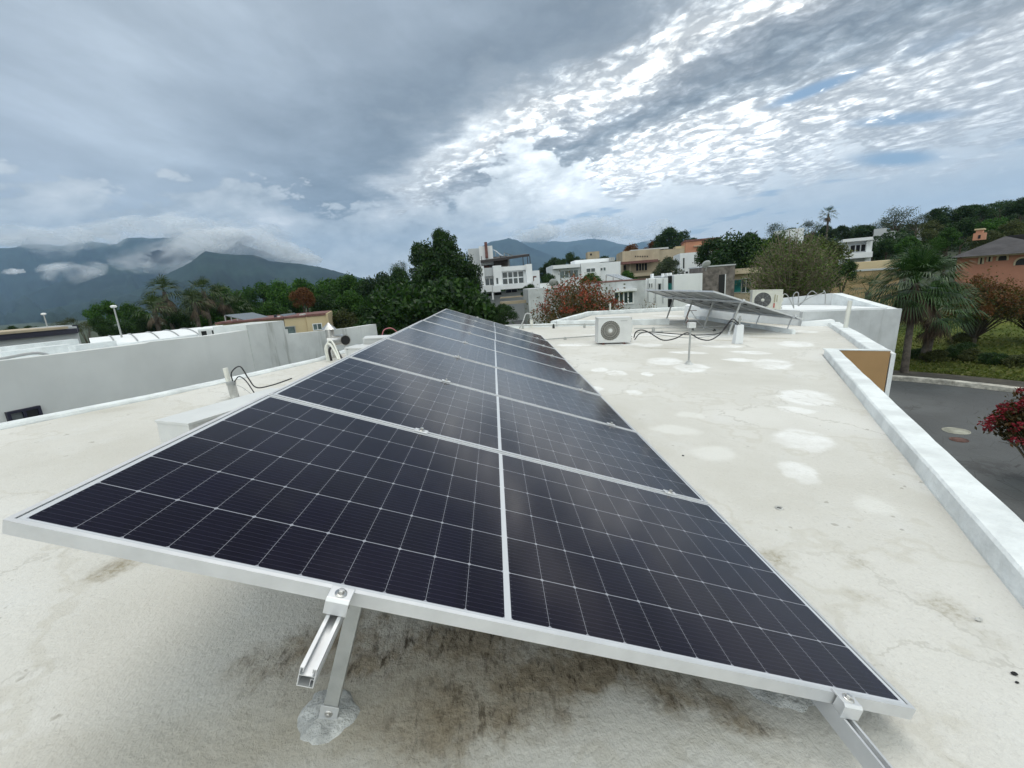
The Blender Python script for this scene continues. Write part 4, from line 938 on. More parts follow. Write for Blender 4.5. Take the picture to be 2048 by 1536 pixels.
# ================================================================== BUILDINGS AROUND (each stands at its own real distance)
class Bld:
    def __init__(s, name, label, px, dist, rot=0., group='houses around the roof', cat='house', zb=None):
        p = at(px, 560, dist); s.P = Vector((p.x, p.y)); v = Vector((p.x-CP.x, p.y-CP.y)).normalized()
        c, q = math.cos(math.radians(rot)), math.sin(math.radians(rot))
        u = Vector((v.y, -v.x)); s.u = Vector((u.x*c-u.y*q, u.x*q+u.y*c)); s.n = Vector((-s.u.y, s.u.x))
        if s.n.dot(v) < 0: s.n = -s.n
        s.zb = zb if zb is not None else ground_z(p.x, p.y)-1.
        s.r = empty(name, (p.x, p.y, s.zb)); tag(s.r, label, cat, group)
    def hit(s, px, py, off=0.):
        d = ray(px, py); n = s.n; t_ = (n.x*(s.P.x-CP.x)+n.y*(s.P.y-CP.y)+off)/(n.x*d.x+n.y*d.y); p = CP+d*t_
        return (Vector((p.x, p.y))-s.P).dot(s.u), p.z
    def rect(s, x0, y0, x1, y1, off=0.):
        xm, ym = (x0+x1)/2, (y0+min(y1, y0+12))/2
        u0 = s.hit(x0, ym, off)[0]; u1 = s.hit(x1, ym, off)[0]; z1 = s.hit(xm, y0, off)[1]; z0 = s.hit(xm, y1, off)[1] if y1 < 2000 else s.zb
        return u0, u1, z0, z1
    def pt(s, u, off, z): q = s.P+s.u*u+s.n*off; return (q.x, q.y, z)
    def hexa(s, mb, u0, u1, z0, z1, o0, o1):
        f = lambda z: [s.pt(u0, o0, z), s.pt(u1, o0, z), s.pt(u1, o1, z), s.pt(u0, o1, z)]
        mb.hexa(f(z0), f(z1)); return mb
    def box(s, part, x0, y0, x1, y1, mat, depth=8., off=0., parent=None):
        u0, u1, z0, z1 = s.rect(x0, y0, x1, y1, off); mb = MB(); s.hexa(mb, u0, u1, z0, z1, off, off+depth)
        return mb.build(part, M[mat], parent or s.r)
    def win(s, x0, y0, x1, y1, nx=2, ny=1, glass='glass', frame='hwhite', off=0., name='window', fw=.07, sill=False, slab=True):
        u0, u1, z0, z1 = s.rect(x0, y0, x1, y1, off); mb = MB()
        s.hexa(mb, u0-fw, u0, z0-fw, z1+fw, off-.05, off-.002); s.hexa(mb, u1, u1+fw, z0-fw, z1+fw, off-.05, off-.002)
        s.hexa(mb, u0, u1, z1, z1+fw, off-.05, off-.002); s.hexa(mb, u0, u1, z0-fw, z0, off-.06, off-.002)
        for i in range(1, nx):
            u = lerp(u0, u1, i/nx); s.hexa(mb, u-fw*.45, u+fw*.45, z0, z1, off-.045, off-.012)
        for j in range(1, ny):
            z = lerp(z0, z1, j/ny)
            for i in range(nx):
                a = lerp(u0, u1, i/nx)+(fw*.45 if i else 0); b = lerp(u0, u1, (i+1)/nx)-(fw*.45 if i < nx-1 else 0); s.hexa(mb, a, b, z-fw*.4, z+fw*.4, off-.045, off-.012)
        w_ = mb.build(name, M[frame], s.r)
        mb = MB(); s.hexa(mb, u0, u1, z0, z1, off-.011, off-.003); mb.build('pane', M[glass], w_); return w_
    def awn(s, x0, y, x1, d=.8, th=.12, mat='hwhite', off=0.):
        u0, u1, z0, z1 = s.rect(x0, y-1, x1, y+1, off); zc = (z0+z1)/2; mb = MB(); s.hexa(mb, u0, u1, zc-th/2, zc+th/2, off-d, off-.003); return mb.build('canopy', M[mat], s.r)

# -- left neighbour: long pale wall with a small window just beyond our parapet
B = Bld('neighbour_house', 'long pale grey house wall with a small dark window across the gap at left', 45, 7.1, -58, zb=-3.3)
B.P = Vector((-4.95, 3.6)); B.u = Vector((math.cos(math.radians(67)), math.sin(math.radians(67)))); B.n = Vector((-B.u.y, B.u.x))
wall_pts = [(-260, 764), (-120, 742), (0, 722), (120, 708), (290, 687), (300, 684), (420, 671), (488, 661)]
def trace(B, pts, depth, part, mat, zb=None, off=0., bot=None):
    U_ = [B.hit(x, y, off) for x, y in pts]; Lb = [B.hit(x, y, off)[1] for x, y in bot] if bot else [B.zb if zb is None else zb]*len(U_)
    mb = MB(); vs = []
    for (u, z), zl in zip(U_, Lb): vs += [B.pt(u, off, zl), B.pt(u, off, z), B.pt(u, off+depth, z), B.pt(u, off+depth, zl)]
    n = len(U_); fs = [(i*4+j, i*4+(j+1) % 4, (i+1)*4+(j+1) % 4, (i+1)*4+j) for i in range(n-1) for j in range(4)]
    fs = [tuple(reversed(f)) for f in fs]+[(0, 1, 2, 3), (n*4-1, n*4-2, n*4-3, n*4-4)]
    mb.add(vs, fs); return mb.build(part, M[mat], B.r)
trace(B, wall_pts+[(500, 660), (575, 658)], .22, 'wall', 'plaster')
trace(B, [(493, 650), (530, 646), (567, 641)], .9, 'wall', 'stained', off=-.012)
trace(B, [(567.5, 669), (610, 665), (662, 660)], .2, 'wall', 'stained', off=-.004)
trace(B, [(661, 660), (700, 656), (752, 648)], .2, 'wall', 'stained', off=.006)
B.win(17, 822, 75, 838, 2, 1, 'frost', 'navy', fw=.03)
u0, u1, z0, z1 = B.rect(17, 822, 75, 838); mb = MB(); B.hexa(mb, (u0+u1)/2+.02, u1, z0, z1, -.030, -.013); mb.build('sliding_sash', M['dark'], B.r)
u0, u1, z0, z1 = B.rect(524, 650, 560, 657)
mb = MB(); B.hexa(mb, u0, u1, z0, z1, -.004, -.001); mb.build('opening', M['dark'], B.r)
# its roof behind the wall
zr = B.hit(200, 690)[1]
mb = MB(); B.hexa(mb, B.hit(-260, 760)[0], B.hit(560, 655)[0], B.zb, zr-.28, .24, 7.); mb.build('roof', M['parapet'], B.r)
for (x0, y0, x1, y1, o_, dp) in ((0, 700, 150, 708, 3.2, .25), (150, 690, 235, 704, 1.4, .2), (230, 683, 400, 690, 2.6, .22), (0, 690, 160, 698, 6.6, .25)):
    B.box('parapet', x0, y0-4, x1, y1+10, 'parapet', dp, o_)
T = [B.pt(B.hit(20, 700)[0]+a, 1.2, zr-.25+h_) for a, h_ in ((0, 0), (.05, .12), (.3, .16), (.7, .18), (.9, .05))]
cable(T, .02, 'grey', 'grey conduit arching over the white roof of the left neighbour', name='conduit', cat='conduit')

# -- farther left buildings
B = Bld('flat_roofed_house', 'low house with a dark navy fascia band and pale roof at the far left', 60, 42, 14)
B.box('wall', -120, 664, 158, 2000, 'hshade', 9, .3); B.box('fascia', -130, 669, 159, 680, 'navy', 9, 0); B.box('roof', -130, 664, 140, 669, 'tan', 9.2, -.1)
B.box('roof_room', 88, 652, 146, 664, 'hshade', 3, 3); B.box('roof_room', 146.5, 650, 157, 665, 'navy', 3, 3)
B = Bld('vaulted_hall', 'hall with a long low white vaulted metal roof behind the neighbour wall', 310, 30, 6, cat='hall')
mb = MB(); L0_ = B.rect(180, 676, 445, 690); u0, u1 = L0_[0], L0_[1]; zc = B.hit(310, 671)[1]
vs = []; n = 14
for i in range(n+1):
    a = PI*i/n; vs += [B.pt(u0, 5-5.5*math.cos(a), zc-.75+.75*math.sin(a)), B.pt(u1, 5-5.5*math.cos(a), zc-.75+.75*math.sin(a))]
mb.add(vs, [(2*i, 2*i+1, 2*i+3, 2*i+2) for i in range(n)], 0, True); mb.build('roof', M['hwhite'], B.r)
mb = MB()
for k in range(1, 6):
    u = lerp(u0, u1, k/6); mb.tube([B.pt(u, 5-5.52*math.cos(PI*i/n), zc-.75+.78*math.sin(PI*i/n)) for i in range(1, n)], .035, 5)
mb.build('roof_seams', M['grey'], B.r)
mb = MB(); B.hexa(mb, u0, u1, B.zb, zc-.76, -.4, 10.4); mb.build('wall', M['hshade'], B.r)
B = Bld('cream_house', 'cream coloured house with two windows and solar panels on its flat roof', 560, 44, -8)
B.box('wall', 430, 641, 568, 2000, 'cream', 9, .6); B.box('wall', 568, 634, 612, 2000, 'cream', 8.4, .2); B.box('wall', 612, 632, 655, 2000, 'cream', 8, 0)
B.box('coping', 428, 638, 612, 641.5, 'redbrown', 9.2, .1); B.box('coping', 612, 627.5, 652, 632, 'redbrown', 8, -.08); B.box('coping', 652, 627, 656, 2000, 'cream', 8, -.14)
B.win(569, 654, 590, 668, 1, 1, 'glasspale', 'grey', off=.2); B.win(627, 648, 643, 659, 2, 1, 'glasspale', 'hwhite', off=0)
B.box('roof_box', 599, 628, 610, 634, 'concrete', 1, 1.); B.box('roof_box', 548, 630, 553, 640, 'navy', .6, 1.); B.box('roof_box', 553.5, 633, 559, 640, 'hwhite', .6, 1.2)
def far_array(B, x0, y0, x1, y1, n, label, offs=2., drop=1.1, legs=5):
    a = B.hit(x0, y0, offs); b = B.hit(x1, y1, offs+1.5)
    r = empty('photovoltaic_array', B.pt(a[0], offs, a[1])); mb = MB()
    p = [B.pt(a[0], offs, a[1]), B.pt(a[0]+(b[0]-a[0])*.45, offs+3.4, a[1]-.02), B.pt(b[0], offs+3.4, b[1]), B.pt(a[0]+(b[0]-a[0])*.6, offs, b[1]-.0)]
    lo = [(q[0], q[1], q[2]-.05) for q in p]; mb.hexa(lo, p); mb.build('collector', M['panelback'], r)
    for k in range(legs):
        f = k/(legs-1)*.9; q = Vector(p[0]).lerp(Vector(p[3]), f); mb = MB(); mb.tube([q-Vector((0, 0, .06)), (q.x, q.y, q.z-drop*(1-f)-.12)], .05, 5); mb.build('leg', M['alu_dull'], r)
    tag(r, label, 'rooftop array', 'arrays on distant roofs')
M['panelback'] = pmat('panel_glass_pale', (.16, .18, .19), .25, .2)
far_array(B, 449, 630, 545, 639, 4, 'dark solar panels tilted on posts over the cream house roof', 1.5, .9)
far_array(B, 560, 629, 606, 637, 3, 'small solar panels beside the roof boxes of the cream house', 2.5, .5, 3)
B = Bld('white_annex', 'small white annex with two dark openings beside the cream house', 418, 26, -4)
B.box('wall', 396, 657, 440, 2000, 'hwhite', 3); B.win(403, 662, 414, 672, 1, 1, 'dark', 'hwhite', fw=.05); B.win(424, 660, 438, 669, 1, 1, 'dark', 'hwhite', fw=.05)
for (px, py, pyb, d_, lb) in ((227, 612, 682, 33, 'tall street lamp with white head in front of the mountains'), (87, 627, 662, 46, 'shorter distant street lamp above the navy banded house')):
    h_ = at(px, py+1, d_); r = empty('street_lamp', (h_.x, h_.y, ground_z(h_.x, h_.y)))
    mb = MB(); mb.tube([(h_.x, h_.y, ground_z(h_.x, h_.y)), (h_.x, h_.y, h_.z)], [.07, .035], 8); mb.build('pole', M['alu_dull'], r)
    mb = MB(); T_ = Matrix.Translation(h_) @ Matrix.Diagonal((1.5, .8, .8, 1)); mb.lathe([(.001, -.1), (.09, -.08), (.13, 0), (.09, .08), (.001, .1)], 10, 0, T_); mb.build('lamp_head', M['hwhite'], r)
    tag(r, lb, 'street lamp', 'street lamps at left')

# -- white terraced house with pergola
B = Bld('terraced_house', 'three storey white house with a dark rooftop pergola and red chimney beside the tall tree', 1010, 52, 4)
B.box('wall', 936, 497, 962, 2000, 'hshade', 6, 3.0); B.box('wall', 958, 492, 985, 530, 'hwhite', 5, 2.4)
B.box('wall', 962, 533, 1064, 575, 'hwhite', 7, .8); B.box('terrace_wall', 1003, 532, 1053, 541, 'hwhite', .3, .1); B.box('terrace_wall', 967, 536, 986, 552, 'hshade', .3, .1)
B.box('pier', 986, 531, 1003, 571, 'hwhite', 2.5, -.3); B.box('pier', 1052, 528, 1064, 567, 'hwhite', 4, -.3); B.box('pier', 962, 532, 968, 572, 'hwhite', 3, .0)
B.win(1005, 544, 1046, 567, 4, 2, 'glass', 'hwhite', off=.1+.69, fw=.16); B.box('wall', 1047, 541, 1052, 568, 'hwhite', 1, .5)
B.win(971, 557, 987, 570, 2, 1, 'glass', 'hwhite', off=.79, fw=.1); B.win(992.5, 556, 996.5, 568, 1, 1, 'glass', 'hwhite', off=-.3, fw=.06)
B.box('balcony', 963, 571.5, 985, 584, 'hwhite', 3, -.9); B.box('balcony', 985.5, 571, 1001, 584, 'hwhite', 3, -1.1); B.box('balcony', 1000, 566.5, 1064, 577, 'hwhite', 3, -.7)
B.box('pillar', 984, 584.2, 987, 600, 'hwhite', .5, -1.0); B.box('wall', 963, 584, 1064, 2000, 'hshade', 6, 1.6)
B.win(973, 587, 984, 592, 1, 1, 'dark', 'hshade', off=1.6); B.win(989, 585, 1003, 590, 1, 1, 'dark', 'hshade', off=1.6); B.win(1012, 579, 1034, 585, 2, 1, 'navy', 'hshade', off=1.6)
B.box('wall', 1064.5, 541, 1079, 2000, 'hwhite', 5, 1.2); B.win(1066, 552, 1073, 562, 1, 1, 'redbrown', 'hwhite', off=1.2, fw=.06)
B.box('stair_wall', 1066, 562, 1080, 2000, 'hwhite', .4, -1.2); B.box('stair_wall', 1069, 555, 1075, 562, 'hwhite', .4, -1.2)
B.box('chimney', 969, 484, 974.5, 516, 'redbrown', .5, 2.0)
mb = MB(); u0, u1, z0, z1 = B.rect(961, 511, 1060, 513.5); 
mb.add([B.pt(u0, .4, z0-.5), B.pt(u1, .4, z1-.25), B.pt(u1, 4.4, z1+.05), B.pt(u0, 4.4, z0-.2)]+[B.pt(u0, .4, z0-.2), B.pt(u1, .4, z1+.02), B.pt(u1, 4.4, z1+.32), B.pt(u0, 4.4, z0+.1)], [(0, 3, 2, 1), (4, 5, 6, 7), (0, 1, 5, 4), (1, 2, 6, 5), (2, 3, 7, 6), (3, 0, 4, 7)]); mb.build('pergola', M['darkmetal'], B.r)
for x in (963, 1001.5, 1046, 1055, 1060): B.box('post', x-.6, 512, x+.6, 536, 'darkmetal', .15, .9 if x != 1055 else 3.8)
B.box('roof_room', 977, 513, 1015, 535, 'stone', 3, 3.2); B.box('roof_room', 1015.3, 515, 1019, 534, 'hwhite', 2.8, 3.3)
B.box('wall', 964, 513, 977, 537, 'redbrown', 3, 3.); B.box('tank', 974, 493, 982, 514, 'frost', 1., 3.6)
far_array(B, 983, 497, 1010, 511, 3, 'solar water heater panel leaning behind the pergola of the terraced house', 5.5, .8, 3)
far_array(B, 1008, 505, 1035, 511, 3, 'solar panels lying over the middle of the dark pergola', 4.6, .4, 3)

# -- long low wall house in the middle
B = Bld('long_low_house', 'long low off-white house with a framed window behind the red flowering tree', 1270, 38, 18)
B.box('wall', 1056, 577, 1092, 2000, 'wallgrey', 6, 1.); B.box('wall', 1088, 570, 1200, 2000, 'wallgrey', 7, 2.2); B.box('wall', 1200, 562, 1291, 2000, 'wallgrey', 7, 0.)
B.box('coping', 1199, 560.5, 1292, 562.5, 'redbrown', 7.1, -.03)
B.win(1229, 585, 1265, 606, 4, 1, 'glass', 'hwhite', off=0, fw=.12); B.awn(1226, 580.5, 1270, .5, .18)
B.box('terrace_wall', 1080, 566, 1106, 578, 'hwhite', .4, 1.6)
B = Bld('blue_grey_house', 'bluish white house block with a teal and black door strip behind the far array', 1345, 41, 16)
B.box('wall', 1291, 557, 1336, 2000, 'hwhite', 7, .6); B.box('wall', 1348, 548, 1405, 2000, 'hwhite', 7, .2); B.box('wall', 1336, 551, 1348, 2000, 'hshade', 6, .9)
B.box('door_panel', 1336, 552, 1347, 566, 'dark', .05, .8); B.box('door_panel', 1336, 566.2, 1347, 582, 'glassteal', .05, .78); B.box('doorway', 1334, 598, 1347, 616, 'dark', .05, .76)
for x in (1299, 1303.5): B.win(x-1, 567, x+1, 575, 1, 1, 'glass', 'hwhite', off=.6, fw=.03)
B.win(1317, 568, 1321, 582, 1, 1, 'glass', 'grey', off=.6, fw=.05)
for x in (1296, 1311, 1326): B.box('pilaster', x, 557, x+1.2, 606, 'hshade', .3, .5)
for i, (x, w__) in enumerate(((1300, 12), (1304, 6), (1326, 5), (1334, 5), (1341, 5))):
    if i: B.box('roof_unit', x, 548-i*.6, x+w__*.6, 557-i*1.2, 'hwhite', .6, 2.)
far_array(B, 1212, 549, 1284, 561, 4, 'dark solar panels lying on the long low house roof', 3., .6, 4)
B.r['label'] = 'bluish white house block with a teal and black door strip behind the far array'
r = empty('satellite_dish', at(1106, 566, 36)); q = at(1106, 566, 36)
mb = MB(); T_ = Matrix.Translation(q) @ Matrix.Rotation(-1.2, 4, 'X'); mb.lathe([(.001, .0), (.2, .03), (.32, .09), (.32, .1), (.2, .045), (.001, .015)], 18, 0, T_); mb.build('dish', M['grey'], r)
mb = MB(); mb.tube([q, q+Vector((0, .1, -.8))], .03, 6); mb.build('mast', M['grey'], r); tag(r, 'small grey satellite dish beside the red flowering tree', 'satellite dish')

# -- stone clad house
B = Bld('stone_house', 'grey brown stone clad house with a tall dark door and green tinted window', 1450, 43, 14)
B.box('wall', 1405, 532, 1470, 2000, 'stone', 6, 0); B.box('coping', 1404, 530, 1472, 532.5, 'hshade', 6.2, -.06)
B.box('wall', 1464, 536, 1640, 2000, 'tan', 6, 1.2); B.box('fascia', 1464, 535, 1550, 546, 'tan', 1., .5)
B.box('door', 1438, 549, 1450, 592, 'dark', .06, -.05); B.box('door_frame', 1450.2, 548, 1452, 592, 'hwhite', .08, -.06)
B.win(1468, 560, 1482, 584, 1, 1, 'glassteal', 'grey', off=1.2); B.win(1484, 558, 1500, 584, 2, 1, 'glass', 'hshade', off=1.2)
r = empty('satellite_dish', at(1413, 530, 42)); q = at(1413, 529.5, 42)
mb = MB(); T_ = Matrix.Translation(q) @ Matrix.Rotation(-.9, 4, 'X'); mb.lathe([(.001, .0), (.25, .03), (.38, .09), (.38, .1), (.25, .045), (.001, .015)], 18, 0, T_); mb.build('dish', M['hshade'], r)
mb = MB(); mb.tube([q, q+Vector((0, .1, -.5))], .03, 6); mb.build('mast', M['grey'], r); tag(r, 'pale satellite dish on top of the stone clad house', 'satellite dish')

# -- second line of houses
B = Bld('white_house', 'two level white flat-roofed house with wide windows above the red flowering tree', 1160, 74, 10)
B.box('wall', 1103, 529, 1162, 2000, 'hwhite', 9, 1.4); B.box('fascia', 1106, 529, 1160, 536, 'hwhite', 1.2, .2); B.box('wall', 1162, 525, 1200, 2000, 'hwhite', 8, .6); B.box('wall', 1200, 524, 1241, 2000, 'hwhite', 8, 1.4)
B.box('roof_room', 1150, 518, 1226, 525, 'hwhite', 5, 4); B.win(1120, 541, 1156, 555, 4, 1, 'glasspale', 'hwhite', off=1.4, fw=.12); B.win(1173, 537, 1190, 544, 2, 1, 'glass', 'hwhite', off=.6, fw=.1)
B.win(1201, 536, 1205, 541, 1, 1, 'glass', 'hwhite', off=1.4); B.win(1207, 535, 1211, 541, 1, 1, 'glasspale', 'hwhite', off=1.4)
for x in (1220.5, 1223.5, 1227): B.box('roof_tank', x, 514.5, x+2.2, 522, 'alu_dull', .8, 3.)
B = Bld('tan_house', 'weathered tan house with a brown tiled canopy over dark windows', 1310, 88, 12)
B.box('wall', 1245, 502, 1320, 2000, 'tan', 9, 1.); B.box('parapet', 1245, 500, 1320, 523, 'tan', 8, .3); B.box('wall', 1320, 498, 1368, 2000, 'tan', 8, .6); B.box('parapet', 1262, 497, 1337, 500, 'hshade', 3, 2.)
for i in range(6): B.box('vent_hole', 1270+i*4.7, 511.5, 1272.3+i*4.7, 514.3, 'dark', .05, .26)
B.box('canopy', 1243, 521, 1316, 526, 'redbrown', 2., -1.6); B.win(1272, 527, 1294, 541, 4, 1, 'dark', 'tan', off=1., fw=.15); B.win(1247, 530, 1252, 541, 1, 1, 'dark', 'tan', off=1.); B.box('pier', 1259, 526, 1262, 545, 'tan', .6, -.3)
B.box('balcony', 1256, 545, 1320, 552, 'tan', 2., -.8)
B = Bld('orange_house', 'salmon orange house with a shaded balcony beneath the hillside trees', 1405, 98, 8)
B.box('wall', 1371, 481, 1405, 2000, 'orange', 8, 0); B.box('wall', 1405, 478, 1440, 490, 'orange', 8, .4); B.box('wall', 1405, 490, 1440, 2000, 'orange', 6, 3.); B.box('coping', 1370, 477, 1442, 480.5, 'redbrown', 8.4, -.2)
B.box('wall', 1351, 492, 1371, 2000, 'cream', 6, 1.); B.win(1406, 493, 1415, 503, 1, 1, 'dark', 'orange', off=3.); B.box('canopy', 1388, 489.5, 1432, 491.5, 'tan', 3.2, -.6)
B = Bld('white_block_house', 'plain bluish white tower-like house left of the big dark tree', 1392, 70, 9)
B.box('wall', 1360, 505, 1403, 2000, 'hwhite', 8, 0); B.box('wall', 1403, 503, 1432, 510, 'hwhite', 6, .4); B.box('wall', 1406, 510, 1432, 2000, 'navy', 5, 2.4)
B.win(1366, 516, 1369, 537, 1, 1, 'dark', 'hwhite', fw=.05); B.win(1371, 543, 1376, 547, 1, 1, 'dark', 'hwhite', fw=.05); B.win(1394, 540, 1399, 546, 2, 1, 'dark', 'hwhite', fw=.05)
B = Bld('hilltop_house', 'pale house half hidden by foliage high on the slope right of the big dark tree', 1575, 120, 4)
B.box('wall', 1548, 461, 1578, 2000, 'hwhite', 7, 0); B.box('wall', 1578, 457, 1608, 2000, 'hwhite', 7, .6)
B = Bld('white_villa', 'white villa with a ribbon window between green trees and the fan palm', 1715, 66, 6)
B.box('roof', 1686, 476, 1746, 482, 'hwhite', 6, -1.); B.box('wall', 1690, 483, 1733, 2000, 'hwhite', 7, .8); B.box('wall', 1733, 482, 1745, 2000, 'hwhite', 6, 0.)
B.win(1701, 490, 1731, 503, 3, 1, 'dark', 'hwhite', off=.8, fw=.12); B.box('balcony', 1690, 505, 1745, 516, 'hwhite', 1.6, -1.)
B = Bld('upper_houses', 'grey white house peeking from the wood above the white villa', 1760, 115, 3)
B.box('wall', 1748, 457, 1773, 2000, 'hshade', 6); B.box('wall', 1773, 462, 1792, 2000, 'hshade', 5, 1.)
B = Bld('summit_house', 'tiny beige house top showing above the fan palm crown', 1845, 125, 3); B.box('wall', 1833, 455, 1856, 2000, 'hshade', 6)
B = Bld('distant_block', 'small beige building on the skyline between mountain and tan house', 1185, 150, 5); B.box('wall', 1175, 503, 1199, 2000, 'tan', 8); B.win(1180, 507, 1184, 511, 1, 1, 'dark', 'tan')
B = Bld('garden_wall', 'long ochre garden wall with a cream coping behind the fan palm', 1760, 47, 8, cat='wall', group=None)
B.box('wall', 1660, 542, 1800, 2000, 'ochre', .4, .0); B.box('wall', 1708, 522, 1800, 545, 'cream', 6, 2.); B.box('coping', 1660, 538.5, 1802, 542, 'hshade', .6, -.1)

# hacienda with grey hipped roof and belfry
B = Bld('hacienda', 'orange house with a grey hipped roof, small belfry and arched openings at far right', 1985, 50, -4)
B.box('wall', 1915, 509, 2120, 2000, 'hacienda', 9, 0); B.box('cornice', 1926, 506.5, 2130, 510, 'tan', 10, -.5)
def arch(x0, y0, x1, y1, mat='dark'):
    u0, u1, z0, z1 = B.rect(x0, y0, x1, y1); r_ = (u1-u0)/2; n = 12; zs = max(z1-r_, z0); mb = MB()
    ol = [(u0, z0), (u1, z0)]+[((u0+u1)/2+r_*math.cos(PI*i/n), zs+min(r_, z1-zs)*math.sin(PI*i/n)) for i in range(n+1)]
    vs = [B.pt(u, -.02, z) for u, z in ol]+[B.pt(u, -.003, z) for u, z in ol]; k = len(ol)
    mb.add(vs, [tuple(range(k)), tuple(range(2*k-1, k-1, -1))]+[(i, i+k, (i+1) % k+k, (i+1) % k) for i in range(k)])
    w_ = mb.build('arched_opening', M[mat], B.r); mb = MB()
    mb.tube([B.pt(u, -.03, z) for u, z in ol[2:]]+[B.pt(u0, -.03, z0)], .06, 6); mb.tube([B.pt(u1, -.03, z0), B.pt(u1, -.03, zs)], .06, 6); mb.build('surround', M['tan'], w_)
arch(1958.5, 514, 1966.5, 528); arch(1975.5, 510, 1983.5, 523); arch(1995, 508.5, 2016, 521); arch(2030, 515, 2060, 530)
u0, u1, z0, _z = B.rect(1905, 506, 2150, 507); zt_ = B.hit(1985, 475)[1]; mb = MB()
vs = [B.pt(u0, -.8, z0), B.pt(u1, -.8, z0), B.pt(u1, 11, z0), B.pt(u0, 11, z0), B.pt(u0+2.4, 4.6, zt_+.1), B.pt(u0+6.8, 4.6, zt_+.25), B.pt(u0+8.2, 4.9, zt_-.55), B.pt(u1-3, 4.9, zt_-.6)]
mb.add(vs, [(0, 1, 7, 6, 5, 4), (1, 2, 7), (2, 3, 4, 5, 6, 7), (3, 0, 4), (3, 2, 1, 0)]); mb.build('roof', M['rooftile'], B.r)
B.box('belfry', 1946, 466, 1970, 480, 'orange', 1.2, 5.5); B.box('belfry', 1952, 459, 1965, 466, 'orange', 1.1, 5.52); B.box('belfry_cap', 1949, 457, 1968, 460, 'cream', 1.4, 5.4)
u0, u1, z0, z1 = B.rect(1956, 470, 1961, 477, 5.45); mb = MB(); B.hexa(mb, u0, u1, z0, z1, 5.44, 5.49); mb.build('bell_opening', M['dark'], B.r)
# retaining walls below the terraced house
for i, (x0, y0, x1, y1, d_, lb) in enumerate(((1000, 601, 1075, 607, 40, 'lower mossy retaining wall under the terraced white house'), (1000, 592, 1070, 594.5, 46, 'upper thin retaining wall under the terraced white house'))):
    B = Bld('retaining_wall', lb, 1035, d_, 3, cat='wall', group='retaining walls below the terraced house'); B.box('wall', x0, y0, x1, y1, 'tan', .4); B.r.location.z = B.r.location.z

# ================================================================== VEGETATION
def leaves(cent, size, elong=1.6, flat=.0, rng=rs, droop=0.):
    n = len(cent); a = rng.normal(size=(n, 3)); a[:, 2] = a[:, 2]*(1-flat)-droop; a /= np.linalg.norm(a, axis=1, keepdims=True)
    b = np.cross(a, rng.normal(size=(n, 3))); b /= np.linalg.norm(b, axis=1, keepdims=True)
    s_ = (size*rng.uniform(.6, 1.35, (n, 1))); a = a*s_*elong*.5; b = b*s_*.5
    v = np.stack([cent-a, cent+b*.8, cent+a, cent-b*.8], 1).reshape(-1, 3)
    return v
def qmesh(name, v, mat):
    n = len(v)//4; me = bpy.data.meshes.new(name); me.vertices.add(4*n); me.vertices.foreach_set('co', np.asarray(v, np.float32).ravel())
    me.loops.add(4*n); me.loops.foreach_set('vertex_index', np.arange(4*n, dtype=np.int32)); me.polygons.add(n)
    me.polygons.foreach_set('loop_start', np.arange(0, 4*n, 4, dtype=np.int32)); me.update(calc_edges=True); me.materials.append(mat); return me
def lobes(rng, n, zr=(.0, 1.), squash=.8, top=.0):
    out = []
    for i in range(n):
        a = rng.uniform(0, 2*PI); u = rng.uniform(-.55, 1.); r = math.sqrt(max(0, 1-max(u, 0)**2))*rng.uniform(.35, .8)
        out.append((r*math.cos(a), r*math.sin(a), u*.72*squash+top*.1, rng.uniform(.22, .40)))
    return out
def crown_pts(rng, n, nl=16, squash=.85, hollow=.55, airy=0.):
    L_ = lobes(rng, nl, squash=squash); C_ = []
    for x, y, z, r in L_:
        k = int(n/nl); d = rng.normal(size=(k, 3)); d /= np.linalg.norm(d, axis=1, keepdims=True)
        rr = r*(hollow+(1-hollow)*rng.uniform(0, 1, (k, 1))**.6)*(1+.18*rng.normal(size=(k, 1)))
        d[:, 2] *= .8; C_.append(np.array([[x, y, z]])+d*rr*(1+airy*rng.uniform(0, 1, (k, 1))))
    return np.concatenate(C_), L_
CR_ = []
for i in range(5):
    rg = np.random.RandomState(20+i); c, L_ = crown_pts(rg, 9000, [16, 20, 13, 18, 24][i], [.85, .95, .8, 1.0, .9][i]); v = leaves(c, .052, 1.7, rng=rg, flat=.2)
    CR_.append((qmesh('crown', v, M['leaf']), L_))
AIRY = []
for i in range(3):
    rg = np.random.RandomState(50+i); c, L_ = crown_pts(rg, 2600, 22, .8, .35, .35); v = leaves(c, .042, 1.6, rng=rg); AIRY.append((qmesh('crown', v, M['leaf']), L_))
def limbmesh(L_, zbot, r0=.06, every=1, seed=1):
    mb = MB(); rg = random.Random(seed); fork = (0, 0, zbot*.35-.25)
    mb.tube([(0, 0, zbot), (.01, .0, lerp(zbot, fork[2], .5)), fork], [r0*1.25, r0, r0*.8], 8)
    for x, y, z, r in L_[::every]:
        m_ = (x*.45+rg.uniform(-.05, .05), y*.45+rg.uniform(-.05, .05), lerp(fork[2], z, .55)); mb.tube([fork, m_, (x, y, z)], [r0*.55, r0*.35, r0*.1], 5)
    return mb
CNT = [0]
